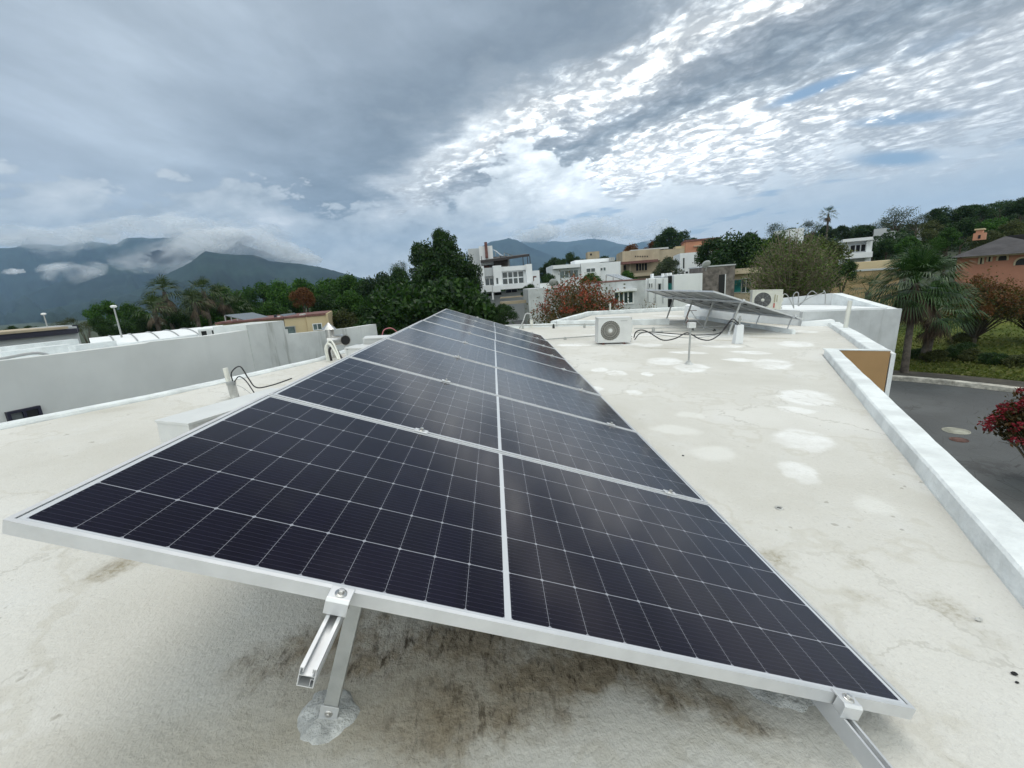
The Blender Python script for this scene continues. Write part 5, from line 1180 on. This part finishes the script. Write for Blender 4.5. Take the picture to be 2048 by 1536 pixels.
def tree(px, ytop, wpx, dist, mat, label, hk=1.0, airy=False, group=None, name='tree', var=None, bury=False, cat='tree'):
    """crown top at (px, ytop), crown width wpx, standing dist metres away on the terrain"""
    CNT[0] += 1; i = CNT[0]; tp = at(px, ytop, dist); q = at(px+wpx/2, ytop+20, dist); q2 = at(px-wpx/2, ytop+20, dist)
    R = (Vector((q.x, q.y))-Vector((q2.x, q2.y))).length/2; gz = ground_z(tp.x, tp.y)
    src = (AIRY if airy else CR_); me, L_ = src[(i if var is None else var) % len(src)]
    Rz = R*hk; cz = tp.z-Rz*.92; zb_ = min(gz-cz-.1, -Rz*.9)
    r = empty(name, (tp.x, tp.y, gz)); rot = (i*2.399) % 6.283
    o = bpy.data.objects.new('crown', me); COL.objects.link(o); o.parent = r; o.location = (0, 0, cz-gz); o.scale = (R, R, Rz); o.rotation_euler = (0, 0, rot)
    o.material_slots[0].link = 'OBJECT'; o.material_slots[0].material = M[mat]
    mb = limbmesh(L_, zb_/Rz, seed=i, every=2 if airy else 3)
    t_ = mb.build('trunk', M['trunk'], r, world=False); t_.location = (0, 0, cz-gz); t_.scale = (R, R, Rz); t_.rotation_euler = (0, 0, rot)
    tag(r, label, cat, group); return r
GL = 'trees of the wood line left of the tall tree'; GH = 'trees on the right-hand hillside'
ordn = ['leftmost', 'second', 'third', 'fourth', 'fifth', 'sixth', 'seventh', 'eighth', 'ninth', 'tenth', 'eleventh', 'twelfth', 'thirteenth', 'fourteenth', 'fifteenth', 'sixteenth']
def nth(i): return ordn[i] if i == 0 else ordn[i]+' from the left'
back = [(200, 600, 80, 62, 'leaf'), (258, 603, 84, 70, 'leaf'), (322, 592, 90, 78, 'leafgrey'), (396, 580, 90, 84, 'leafgrey'), (452, 566, 94, 90, 'leaf'), (508, 563, 88, 94, 'leaf'), (560, 557, 92, 92, 'leaf'), (610, 557, 88, 88, 'leaf'),
        (655, 551, 92, 84, 'leaf'), (705, 541, 92, 80, 'leaf'), (752, 543, 90, 76, 'leafdark'), (800, 530, 80, 72, 'leafdark')]
for i, (x, y, w_, d, m_) in enumerate(back):
    tree(x, y, w_*1.12, d, m_, f'{["broad","round","greyish","pale","tall","full"][i%6]} skyline tree of the left wood, {nth(i)} in its back row', 1.15, group=GL)
mid_ = [(200, 632, 60, 50, 'leafdark'), (240, 640, 66, 52, 'leafdark'), (290, 632, 70, 54, 'leafdark'), (350, 622, 70, 56, 'leafdark'), (420, 612, 76, 58, 'leaf'), (480, 602, 76, 60, 'leaf'), (535, 598, 76, 60, 'leaf'), (650, 583, 80, 58, 'leafdark'),
        (700, 578, 80, 56, 'leaf'), (745, 585, 70, 54, 'leafdark'), (788, 575, 74, 52, 'leafdark')]
for i, (x, y, w_, d, m_) in enumerate(mid_):
    tree(x, y, w_*1.15, d, m_, f"{['dark','shady','bushy'][i%3]} tree in the middle row of the left wood, {nth(i)}", 1.1, group=GL)
tree(600, 572, 52, 57, 'leafrust', 'rusty brown tree standing out among the green left wood', 1.25, group=GL)
front = [(560, 622, 80, 53, 'leafolive'), (690, 616, 88, 50, 'leafolive'), (735, 622, 70, 46, 'leafdark'), (790, 612, 80, 42, 'leafdark'), (835, 600, 80, 40, 'leafdark')]
for i, (x, y, w_, d, m_) in enumerate(front):
    tree(x, y, w_*1.1, d, m_, f'{["olive","olive","dark","dark","very dark"][i].strip()} bushy tree before the left wood, {nth(i)} of five', 1.1, group=GL)
tall = tree(872, 470, 132, 44, 'leafdark', 'tall dense dark green tree rising beside the terraced white house', 1.25, name='tall_tree', var=4)
tree(884, 454, 60, 44.5, 'leafdark', 'pointed crown top growing out behind the tall dark tree', 1.2, var=1)
tree(836, 486, 74, 46, 'leafdark', 'dark tree merging with the left flank of the tall tree', 1.5, var=3)
tree(922, 498, 84, 45, 'leafdark', 'dark tree merging with the right flank of the tall tree', 1.4, var=0)
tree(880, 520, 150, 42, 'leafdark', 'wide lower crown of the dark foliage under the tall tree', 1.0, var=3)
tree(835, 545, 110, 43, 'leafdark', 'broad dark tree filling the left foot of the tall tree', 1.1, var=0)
tree(797, 520, 44, 80, 'leafgrey', 'thin see-through tree left of the tall dark tree', 1.1, airy=True)
tree(960, 592, 86, 36, 'leafdark', 'low green tree in front of the terraced house, left one', .95, var=2)
tree(1006, 606, 60, 33, 'leafdark', 'low dark tree under the retaining walls', .9, var=1)
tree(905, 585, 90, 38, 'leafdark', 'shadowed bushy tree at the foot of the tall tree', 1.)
tree(1056, 566, 34, 44, 'leafdark', 'small dark shrub tree on the terrace of the white house', 1.)
for i, (x, y, w_, d) in enumerate(((128, 632, 66, 62), (165, 640, 56, 60), (20, 652, 50, 80), (58, 650, 40, 84), (92, 655, 40, 84))):
    tree(x, y, w_, d, 'leafolive' if i < 2 else 'leafdark', f'{["olive see-through","sparse olive","low green","small green","little green"][i]} tree far left behind the navy banded house, {["fourth","rightmost","leftmost","second","third"][i]} of five', .9, airy=i < 2, group='trees at the far left')
# trees among the houses
misc = [(1112, 513, 50, 98, 'leaffar', 'rounded tree on the skyline right of the terraced house'), (1138, 503, 44, 102, 'leaffar', 'taller pointed tree on the skyline above the white flat-roofed house'), (1090, 526, 40, 92, 'leaffar', 'lower tree against the mountain right of the pergola'),
        (1212, 508, 64, 104, 'leaffar', 'spreading tree behind the roof tanks of the white house'), (1165, 515, 40, 104, 'leaffar', 'low tree between two white roof blocks on the skyline'), (1095, 545, 40, 66, 'leafdark', 'dark tree in the gap between terraced house and white house'),
        (1262, 486, 60, 125, 'leafrust', 'reddish brown tree crown behind the tan house, left one'), (1305, 482, 60, 128, 'leafrust', 'reddish brown tree crown behind the tan house, right one'), (1345, 450, 70, 118, 'leafdark', 'big round tree on the skyline behind the orange house'),
        (1382, 472, 44, 116, 'leafdark', 'smaller tree at the right foot of the big round skyline tree'), (1334, 512, 62, 62, 'leafgrey', 'loose grey green tree in front of the tan house'), (1182, 543, 60, 58, 'leaf', 'trimmed green bush behind the red flowering tree'),
        (1254, 541, 46, 60, 'leaf', 'low light green bush beside the solar panels of the long house'), (1436, 470, 84, 62, 'leafdark', 'dark tree left part of the big dark clump above the stone house'), (1490, 455, 135, 58, 'leafdark', 'biggest dark dense tree above the stone house'),
        (1545, 466, 104, 60, 'leafdark', 'dark dense tree forming the right end of the big clump'), (1455, 500, 110, 56, 'leafdark', 'low dark tree filling the clump bottom above the stone house'), (1525, 500, 110, 54, 'leafdark', 'low dark tree between clump and bare twigged tree'),
        (1640, 470, 120, 52, 'leafolive', 'yellow green tree behind the bare twigged tree'), (1588, 492, 70, 50, 'leafolive', 'olive tree left of the yellow green one'), (1690, 520, 66, 40, 'leafdark', 'dark glossy tree left of the ochre garden wall'),
        (1660, 535, 60, 42, 'leaf', 'mid green tree squeezed beside the ochre garden wall'), (1880, 560, 60, 46, 'leafdark', 'dark tree between the fan palm and the orange hacienda')]
for x, y, w_, d, m_, lb in misc: tree(x, y, w_*1.1, d, m_, lb, 1.05, group='trees among the houses')
hill = [(1553, 443, 46, 120, 'leaffar', 1), (1590, 452, 44, 124, 'leaffar', 0), (1622, 437, 50, 128, 'leaffar', 1), (1655, 448, 44, 126, 'leaffar', 0), (1690, 450, 50, 122, 'leaffar', 0), (1728, 447, 56, 118, 'leafdark', 0), (1758, 440, 50, 124, 'leafgrey', 1), (1797, 406, 80, 120, 'leafgrey', 1),
        (1838, 424, 60, 118, 'leafgrey', 1), (1880, 416, 64, 120, 'leafdark', 0), (1925, 408, 72, 122, 'leafdark', 0), (1965, 405, 60, 126, 'leafdark', 0), (2008, 398, 66, 120, 'leafdark', 1), (2050, 392, 70, 118, 'leafdark', 0),
        (1870, 440, 74, 92, 'leafolive', 0), (1930, 432, 80, 88, 'leafdark', 0)]
for i, (x, y, w_, d, m_, a_) in enumerate(hill):
    tree(x, y, w_*1.15, d, m_, f'{["airy","leafy","rounded","dark"][i%4]} tree along the top of the right hill, {nth(i)}', .95, airy=bool(a_), group=GH)
hill2 = [(1985, 432, 80, 86, 'leaf'), (2035, 438, 80, 84, 'leafolive'), (1900, 455, 70, 78, 'leaf'), (1975, 458, 70, 76, 'leafolive'), (2040, 465, 70, 72, 'leafolive'), (1745, 478, 60, 76, 'leafdark'), (1775, 476, 50, 74, 'leafdark'), (1820, 470, 60, 72, 'leaf')]
for i, (x, y, w_, d, m_) in enumerate(sorted(hill2)):
    tree(x, y, w_*1.15, d, m_, f'bushy tree low on the right hill above the hacienda, {nth(i)}', 1., group=GH)
# woods that read as one mass
def wood(name, label, items, mat, seed, k=900):
    rg = np.random.RandomState(seed); V = []
    for x, y, z, R, Rz in items:
        c, _ = crown_pts(rg, k, 9, .9); V.append(leaves(c, .085, 1.5, rng=rg)*np.array([[R, R, Rz]])+np.array([[x, y, z]]))
    o = bpy.data.objects.new(name, qmesh(name, np.concatenate(V), M[mat])); COL.objects.link(o); tag(o, label, 'wood', kind='stuff')
rg = random.Random(4); it = []
for k in range(150):
    a = math.radians(rg.uniform(24, 62)); d = rg.uniform(84, 190); x = CP.x+d*math.sin(a); y = CP.y+d*math.cos(a); R = rg.uniform(2.6, 4.4); it.append((x, y, ground_z(x, y)+R*.3, R, R*.8))
wood('hillside_wood', 'continuous wood covering the right-hand hill', it, 'leaffar', 3)
it = []
for k in range(60):
    a = math.radians(rg.uniform(-8, 24)); d = rg.uniform(105, 170); x = CP.x+d*math.sin(a); y = CP.y+d*math.cos(a); R = rg.uniform(3, 5); it.append((x, y, ground_z(x, y)+R*.4, R, R*.8))
wood('distant_wood', 'distant wood between the houses and the mountains', it, 'leaffar', 5)
it = []
for k in range(110):
    a = math.radians(rg.uniform(-66, -6)); d = rg.uniform(100, 200); x = CP.x+d*math.sin(a); y = CP.y+d*math.cos(a); R = rg.uniform(3.5, 5.5); it.append((x, y, ground_z(x, y)+R*.25, R, R*.7))
wood('valley_wood', 'low valley wood at the foot of the left mountains', it, 'leaffar', 6)
it = []
for k in range(80):
    a = math.radians(rg.uniform(-31, -3)); d = rg.uniform(34, 50) if a > math.radians(-13) else rg.uniform(56, 66); x = CP.x+d*math.sin(a); y = CP.y+d*math.cos(a); R = rg.uniform(2.4, 3.8); it.append((x, y, ground_z(x, y)+R*.7, R, R*1.1))
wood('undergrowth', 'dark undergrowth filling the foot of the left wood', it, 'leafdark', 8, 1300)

# ---- fan palms
def palm(base, hgt, R, nf, label, mat='palm', dead='palmdead', boots=False, group=None, blades=16, skirt=26, seed=1, lean=(0, 0), tr=.28, sk=1., bw=1.):
    rg = random.Random(seed); r = empty('fan_palm', base); b = Vector(base); top = b+Vector((lean[0], lean[1], hgt)); m_ = b.lerp(top, .5)+Vector((lean[0]*-.1, 0, 0))
    mb = MB(); mb.tube([b-Vector((0, 0, .3)), b+Vector((0, 0, .3)), m_, top], [tr*1.35, tr*1.05, tr*.9, tr*.85], 14); mb.build('trunk', M['palmtrunk'], r)
    if boots:
        mb = MB()
        for i in range(90):
            f = i/90; a = i*2.4; c = b.lerp(top, .42+.56*f); d = Vector((math.cos(a), math.sin(a), 0)); s_ = Vector((-d.y, d.x, 0))
            o_ = c+d*tr*.8; mb.add([o_-s_*.07, o_+s_*.07, o_+d*.10+Vector((0, 0, .17))+s_*.035, o_+d*.10+Vector((0, 0, .17))-s_*.035], [(0, 1, 2, 3)])
        mb.build('frond_bases', M['boots'], r)
    def fan(mb, el_, az_, ln, fan_, droop):
        d = Vector((math.cos(az_)*math.cos(el_), math.sin(az_)*math.cos(el_), math.sin(el_)))
        p0 = top+Vector((0, 0, rg.uniform(-.25, .25)*R*.3)); pet = ln*rg.uniform(.42, .58); hub = p0+d*pet+Vector((0, 0, -droop*pet*.25))
        side = d.cross(Vector((0, 0, 1))); side = side.normalized() if side.length > .01 else Vector((1, 0, 0)); up = side.cross(d).normalized()
        w_ = .02*R/2; mb.add([p0-side*w_, p0+side*w_, hub+side*w_, hub-side*w_], [(0, 1, 2, 3)])
        tw = rg.uniform(-.6, .6)
        s2 = side*math.cos(tw)+up*math.sin(tw)
        for k in range(blades):
            a = (k/(blades-1)-.5)*fan_; e = d*math.cos(a)+s2*math.sin(a); L_ = ln*rg.uniform(.5, .62)*(1-.25*abs(a)/1.6)
            n_ = e.cross(up).normalized()*(.020*R/2*bw); m2 = hub+e*L_*.6+Vector((0, 0, -droop*L_*.12)); t2 = hub+e*L_+Vector((0, 0, -droop*L_*.62-L_*.08))
            mb.add([hub-n_*.3, hub+n_*.3, m2+n_, m2-n_, t2], [(0, 1, 2, 3), (3, 2, 4)])
    mb = MB()
    for i in range(nf):
        f = (i+.5)/nf; el_ = math.radians(lerp(84, -20, f**.85)); fan(mb, el_, i*2.39996+rg.uniform(-.2, .2), R*rg.uniform(.88, 1.08), 2.6, .3+.6*f)
    mb.build('fronds', M[mat], r)
    mb = MB()
    for i in range(skirt):
        f = i/max(1, skirt-1); fan(mb, math.radians(rg.uniform(-80, -46)), i*2.39996, R*rg.uniform(.55, .8)*sk, 1.5, .6)
    mb.build('dead_skirt', M[dead], r)
    tag(r, label, 'palm tree', group); return r
g1 = onz(1808, 746, -3.12); DP = math.hypot(g1.x-CP.x, g1.y-CP.y); c1 = at(1832, 566, DP)
palm(g1, c1.z-g1.z, 1.58, 70, 'big fan palm with a dark trunk and brown skirt just past the roof corner', seed=3, skirt=46, blades=20, lean=(c1.x-g1.x, c1.y-g1.y), tr=.115, group='fan palms by the lawn', sk=1.0)
g1 = onz(1850, 718, -3.1); DP = math.hypot(g1.x-CP.x, g1.y-CP.y); c1 = at(1872, 622, DP)
palm(g1, c1.z-g1.z, 1.5, 44, 'smaller fan palm with a patterned pale trunk standing in the lawn', seed=8, skirt=14, blades=18, boots=True, lean=(c1.x-g1.x, c1.y-g1.y), tr=.16, group='fan palms by the lawn')
g1 = at(1735, 600, 40); g1.z = ground_z(g1.x, g1.y); c1 = at(1735, 585, 40)
palm(g1, c1.z-g1.z, 2.0, 20, 'low palm fronds against the ochre garden wall', seed=18, skirt=4, blades=14, tr=.2, group='fan palms by the lawn')
for i, (x, y, yb_, d, R, lb) in enumerate(((328, 584, 662, 56, 1.7, 'tall slim palm in front of the left wood, tallest and leftmost of the upper ones'), (307, 618, 665, 53, 1.6, 'short palm at the foot of the leftmost tall palm'), (406, 582, 662, 57, 1.7, 'tall palm near the middle of the palm group with a pale skirt'),
        (387, 605, 664, 54, 1.6, 'short broad palm left of the middle tall palm'), (441, 594, 660, 58, 1.6, 'tall palm at the right of the group with a hanging pale skirt'), (474, 612, 655, 60, 1.6, 'yellowish short palm at the right end of the palm group'))):
    c1 = at(x, y, d); gz = ground_z(c1.x, c1.y)
    palm((c1.x, c1.y, gz), c1.z-gz, R*1.15, 26, lb, 'palmfar', 'palmdeadpale', group='palms before the left wood', bw=2.2, blades=9, skirt=10 if i in (0, 2, 4) else 3, seed=30+i, tr=.2, sk=1.25)
c1 = at(1657, 428, 112); gz = ground_z(c1.x, c1.y)
palm((c1.x, c1.y, gz), c1.z-gz, 2., 20, 'lone palm on the skyline above the hilltop house', 'palmfar', 'palmdeadpale', bw=2.2, blades=9, skirt=8, seed=44, tr=.2)

# ---- twiggy and flowering trees
def twig_tree(base, H_, R, nb, label, leafm, leafn, leafs, flowm=None, flown=0, name='tree', cat='tree', seed=1, twigm='twig', spread=1., lowz=.0, bend=.25, tr=.07, group=None, flow_low=.25, vase=1.):
    rg = random.Random(seed); r2 = np.random.RandomState(seed); b = Vector(base); r = empty(name, base); mb = MB(); ends = []; along = []
    mb.tube([b-Vector((0, 0, .2)), b+Vector((0, 0, H_*.12))], [tr*1.3, tr], 8)
    for i in range(nb):
        a = i*2.39996+rg.uniform(-.3, .3); q = math.sqrt((i+.5)/nb)*spread; hz = H_*(1-.42*q**2.2)*rg.uniform(.86, 1.04)
        e = b+Vector((math.cos(a)*R*q, math.sin(a)*R*q, hz)); s_ = b+Vector((0, 0, H_*.1)); m_ = s_.lerp(e, .5)+Vector((math.cos(a)*R*q*bend*-.3*vase, math.sin(a)*R*q*bend*-.3*vase, hz*.06))
        mb.tube([s_, m_, e], [tr*.42, tr*.2, tr*.06], 5); ends.append(e)
        for k in range(5):
            f = rg.uniform(.45, .95); p = m_.lerp(e, (f-.5)*2) if f > .5 else s_.lerp(m_, f*2); dv2 = Vector((rg.gauss(0, 1), rg.gauss(0, 1), abs(rg.gauss(.8, .6)))).normalized()*R*rg.uniform(.12, .3); mb.tube([p, p+dv2], [tr*.1, tr*.035], 4); along += [p, p+dv2*.6, p+dv2]
    mb.build('branches', M[twigm], r)
    def cloud(n, s_, m_, pool, sc_, nm, pick):
        P_ = np.array([tuple(pool[r2.randint(len(pool))]) for _ in range(n)]); P_ += r2.normal(size=P_.shape)*sc_
        if pick is not None: P_ = P_[P_[:, 2] > b.z+H_*pick]
        o = bpy.data.objects.new(nm, qmesh(nm, leaves(P_-np.array([base]), s_, 1.5, rng=r2), M[m_])); COL.objects.link(o); o.parent = r
    cloud(leafn, leafs, leafm, ends+along, R*.11, 'foliage', lowz or None)
    if flowm: 
        hubs = [e+Vector((rg.gauss(0, 1), rg.gauss(0, 1), rg.gauss(0, .6)))*R*.06 for e in ends for _ in range(2)]
        cloud(flown, leafs*.8, flowm, hubs, R*.045, 'flowers', flow_low)
    tag(r, label, cat, group); return r
M['twig'] = pmat('twig_bark', (.19, .16, .11), .9, var=.3, vscale=3)
M['twigdark'] = pmat('twig_bark_dark', (.05, .04, .03), .9)
c1 = at(1155, 560, 20.5); gz = -3.3; H1 = c1.z-gz
twig_tree((c1.x, c1.y, gz), H1, 2.25, 130, 'red flowering bushy tree with bare stems just beyond the back edge of the roof', 'leafmix', 13000, .075, 'leafred', 3600, seed=4, tr=.11, lowz=.42, flow_low=.70, name='flowering_tree')
c1 = at(1590, 462, 31); gz = ground_z(c1.x, c1.y)
twig_tree((c1.x, c1.y, gz), c1.z-gz, 2.75, 330, 'pale twiggy half bare tree spreading in front of the stone house', 'leaftwig', 15000, .075, seed=9, tr=.15, lowz=.25, name='twiggy_tree', vase=1.4)
g1 = onz(1945, 690, -3.15); c1 = at(1985, 560, math.hypot(g1.x-CP.x, g1.y-CP.y))
twig_tree((g1.x, g1.y, -3.15), c1.z+3.15, 1.9, 80, 'forked dark trunked tree with reddish leaves on the lawn at right', 'leafmix', 12000, .065, 'leafrust', 7000, seed=12, tr=.10, lowz=.45, twigm='twigdark', flow_low=.4)
c1 = at(2045, 585, 31)
twig_tree((c1.x+1, c1.y, -3.15), c1.z+3.15, 1.9, 60, 'second reddish tree at the right edge behind the forked one', 'leafmix', 9000, .065, 'leafrust', 6000, seed=15, tr=.09, lowz=.45, twigm='twigdark', flow_low=.4)
c1 = at(2098, 782, 12.2)
twig_tree((c1.x+.25, c1.y+.1, -3.25), c1.z+3.25, .78, 80, 'crimson flowering shrub hanging over the road at the right edge', 'leafmix2', 9000, .052, 'leafmag', 4200, seed=21, tr=.07, lowz=.45, name='flowering_shrub', cat='shrub', flow_low=.42)
for i, (x, y) in enumerate(((1290, 604), (1306, 602))):
    c1 = at(x, y-14, 29.); twig_tree((c1.x, c1.y, -3.3), c1.z+3.3, .55, 26, ['left', 'right'][i]+' one of two nearly bare saplings before the long low house', 'leafmix', 120, .07, seed=60+i, tr=.04, name='bare_sapling', group='bare saplings')
# low shrubs along the verge
for i, (x, y, w_) in enumerate(((1838, 716, 44), (1868, 722, 46), (1905, 718, 50), (1945, 722, 52), (1985, 728, 50), (2030, 732, 54), (1925, 706, 44), (1925, 688, 26))):
    g1 = onz(x, y, -3.15); R = .42 if i < 7 else .5; me, L_ = CR_[i % 5]
    r = empty('low_shrub', (g1.x, g1.y, -3.15)); o = bpy.data.objects.new('foliage', me); COL.objects.link(o); o.parent = r; o.scale = (R*1.3, R*1.3, R*.8); o.location = (0, 0, R*.45); o.rotation_euler = (0, 0, i*1.3)
    o.material_slots[0].link = 'OBJECT'; o.material_slots[0].material = M['leafolive' if i % 2 else 'leafdark']
    mb = MB(); mb.tube([(0, 0, -.1), (.02, 0, R*.5)], [.03, .02], 5); mb.build('stem', M['twigdark'], r, world=False)
    tag(r, 'dark clump of foliage at the foot of the forked tree' if i == 7 else ('low shrub set back behind the verge shrubs' if i == 6 else f'low shrub behind the curved kerb, {nth(i)} of the row'), 'shrub', 'low shrubs by the road')
# grass tufts on the lawn
rg = np.random.RandomState(9); P_ = []
while len(P_) < 26000:
    a = rg.uniform(-20, 110); f = rg.uniform(0, 1)**1.5; rr = RR+1.3+f*18; x = RC[0]+rr*math.cos(math.radians(a)); y = RC[1]+rr*math.sin(math.radians(a)); P_.append((x, y, -3.10))
o = bpy.data.objects.new('grass', qmesh('grass', leaves(np.array(P_), .085, 1.6, rng=rg), M['grassblade'] if 'grassblade' in M else M['leafolive'])); COL.objects.link(o); tag(o, 'uneven grass on the lawn beyond the road', 'grass', kind='stuff')

# ================================================================== LOW CLOUDS ON THE MOUNTAINS, AND THE AIR
def cloudmat():
    m = bpy.data.materials.new('mountain_cloud'); m.use_nodes = True; g = N(m.node_tree); g.n.clear()
    lw = g.new('ShaderNodeLayerWeight'); lw.inputs[0].default_value = .5; tcv = g.new('ShaderNodeTexCoord').outputs['Object']
    f = g.m('SUBTRACT', 1., lw.outputs['Facing']); nz = g.noise(g.map(tcv, sc=(1, 1, 1.5)), .0030, 3, .5, .5)
    a = g.m('MULTIPLY', g.m('MULTIPLY', g.ss(f, .04, .85), g.ss(nz, .38, .70)), .50)
    d = g.new('ShaderNodeBsdfDiffuse'); d.inputs[0].default_value = (.92, .93, .95, 1); t_ = g.new('ShaderNodeBsdfTranslucent'); t_.inputs[0].default_value = (.95, .96, .97, 1)
    mx = g.new('ShaderNodeMixShader'); mx.inputs[0].default_value = .6; g.l.new(d.outputs[0], mx.inputs[1]); g.l.new(t_.outputs[0], mx.inputs[2])
    tr = g.new('ShaderNodeBsdfTransparent'); m2 = g.new('ShaderNodeMixShader'); g.put(m2.inputs[0], a); g.l.new(tr.outputs[0], m2.inputs[1]); g.l.new(mx.outputs[0], m2.inputs[2])
    o = g.new('ShaderNodeOutputMaterial'); g.l.new(m2.outputs[0], o.inputs[0]); return m
M['cloud'] = cloudmat()
def cloud(pts, dist, n, label, seed, sx_=1., flat=.5):
    rg = random.Random(seed); mb = MB()
    for i in range(n):
        f = (i+rg.random())/n; k = min(len(pts)-2, int(f*(len(pts)-1))); g_ = f*(len(pts)-1)-k
        x = lerp(pts[k][0], pts[k+1][0], g_); y = lerp(pts[k][1], pts[k+1][1], g_); r_ = lerp(pts[k][2], pts[k+1][2], g_)*rg.uniform(.6, 1.15)
        c = at(x+rg.gauss(0, 6), y+rg.gauss(0, r_*.25), dist*rg.uniform(.985, 1.015)); R = r_/F*dist*1.05; na_, nb_ = 26, 14; vs = []
        for a in range(nb_+1):
            th = PI*a/nb_
            for b in range(na_):
                ph = 2*PI*b/na_; d = Vector((math.sin(th)*math.cos(ph), math.sin(th)*math.sin(ph), math.cos(th)))
                q = 1+.30*noise.fractal(d*1.2+Vector((i*3.1, seed, 0)), 1, 2, 2); vs.append(c+Vector((d.x*sx_*1.5, d.y, d.z*flat*1.3))*R*q)
        mb.add(vs, [(a*na_+b, (a+1)*na_+b, (a+1)*na_+(b+1) % na_, a*na_+(b+1) % na_) for a in range(nb_) for b in range(na_)], 0, True)
    o = mb.build('mountain_cloud', M['cloud']); tag(o, label, 'cloud', kind='stuff')
cloud([(310, 510, 18), (350, 504, 30), (390, 500, 34), (440, 486, 36), (500, 492, 32), (560, 506, 26), (620, 520, 20)], 3650, 34, 'large cloud bank wrapping the peaks of the left mountains', 1)
cloud([(245, 528, 12), (270, 520, 18), (300, 524, 15), (345, 520, 22), (370, 526, 16)], 3600, 16, 'torn cloud wisps in the saddle of the left mountains', 2)
cloud([(100, 534, 10), (128, 542, 17), (158, 545, 16), (186, 540, 9)], 3600, 12, 'small separate cloud against the dark left slope', 3)
cloud([(12, 545, 5), (34, 545, 5)], 3600, 4, 'tiny cloud wisp at the far left slope', 4)
cloud([(-20, 482, 26), (60, 474, 26), (130, 472, 24), (200, 466, 24), (260, 455, 22), (340, 450, 28), (420, 462, 30), (520, 480, 26)], 5000, 30, 'cloud layer resting on the leftmost mountain crest', 5)
cloud([(520, 508, 8), (545, 515, 9), (580, 522, 7)], 2620, 6, 'thin wisps on the shoulder of the nearer left mountain', 6)
cloud([(1030, 466, 16), (1060, 474, 20), (1085, 470, 24), (1110, 462, 24), (1150, 462, 22), (1200, 459, 22), (1260, 466, 24), (1340, 464, 26)], 5150, 30, 'cloud bank hiding the crest of the central mountains', 7)
M['haze'] = bpy.data.materials.new('haze_air'); M['haze'].use_nodes = True; g = N(M['haze'].node_tree); g.n.clear()
v_ = g.new('ShaderNodeVolumePrincipled'); v_.inputs['Color'].default_value = (.44, .68, 1., 1); v_.inputs['Density'].default_value = .000095; v_.inputs['Anisotropy'].default_value = .15
o_ = g.new('ShaderNodeOutputMaterial'); g.l.new(v_.outputs[0], o_.inputs[1])
mb = MB(); mb.box((-9700, -9700, -16), (9700, 9700, 1150)); o = mb.build('haze', M['haze']); tag(o, 'thin bluish haze in front of the mountains', 'haze', kind='stuff')

# ---- small loose bits on the roof
for i, (x, y, r_, lb) in enumerate(((2028, 1349, .007, 'black pebble on the roof near the right edge'), (2034, 1366, .004, 'tiny dark speck of grit beside the black pebble'), (1957, 1241, .009, 'small pale chip lying on the roof below the parapet'), (1775, 1420, .006, 'dark crumb beside the lower clamp'), (1366, 912, .006, 'dark crumb on the roof beside the second panel'))):
    CR, CP = FR['roof']; q = onz(x, y, 0); mb = MB(); n = 8; vs = []
    for a in range(5):
        for b in range(n):
            th = PI*a/4; ph = 2*PI*b/n; k = 1+.35*noise.noise(Vector((a*1.3+i, b*.9, i))); vs.append(q+Vector((math.sin(th)*math.cos(ph)*1.5, math.sin(th)*math.sin(ph), math.cos(th)*.7+.6))*r_*k)
    mb.add(vs, [(a*n+b, (a+1)*n+b, (a+1)*n+(b+1) % n, a*n+(b+1) % n) for a in range(4) for b in range(n)])
    o = mb.build('pebble', M['dark' if i != 2 else 'concrete']); o.rotation_euler = G3.to_euler(); tag(o, lb, 'pebble', 'loose bits on the roof')
q = onz(1558, 1017, 0); r = empty('pipe_hole', q)
mb = MB(); mb.lathe([(.020, -.001), (.021, .006), (.015, .007), (.013, .001)], 18, 0, Matrix.Translation(q)); mb.build('rim', M['concrete'], r)
mb = MB(); mb.lathe([(.0125, .0012), (.001, .0014)], 18, 0, Matrix.Translation(q)); mb.build('opening', M['dark'], r)
r.location = G3 @ Vector(q); r.rotation_euler = G3.to_euler(); tag(r, 'small round dark hole with a raised rim in the white roof', 'hole')
CR, CP = FR['true']
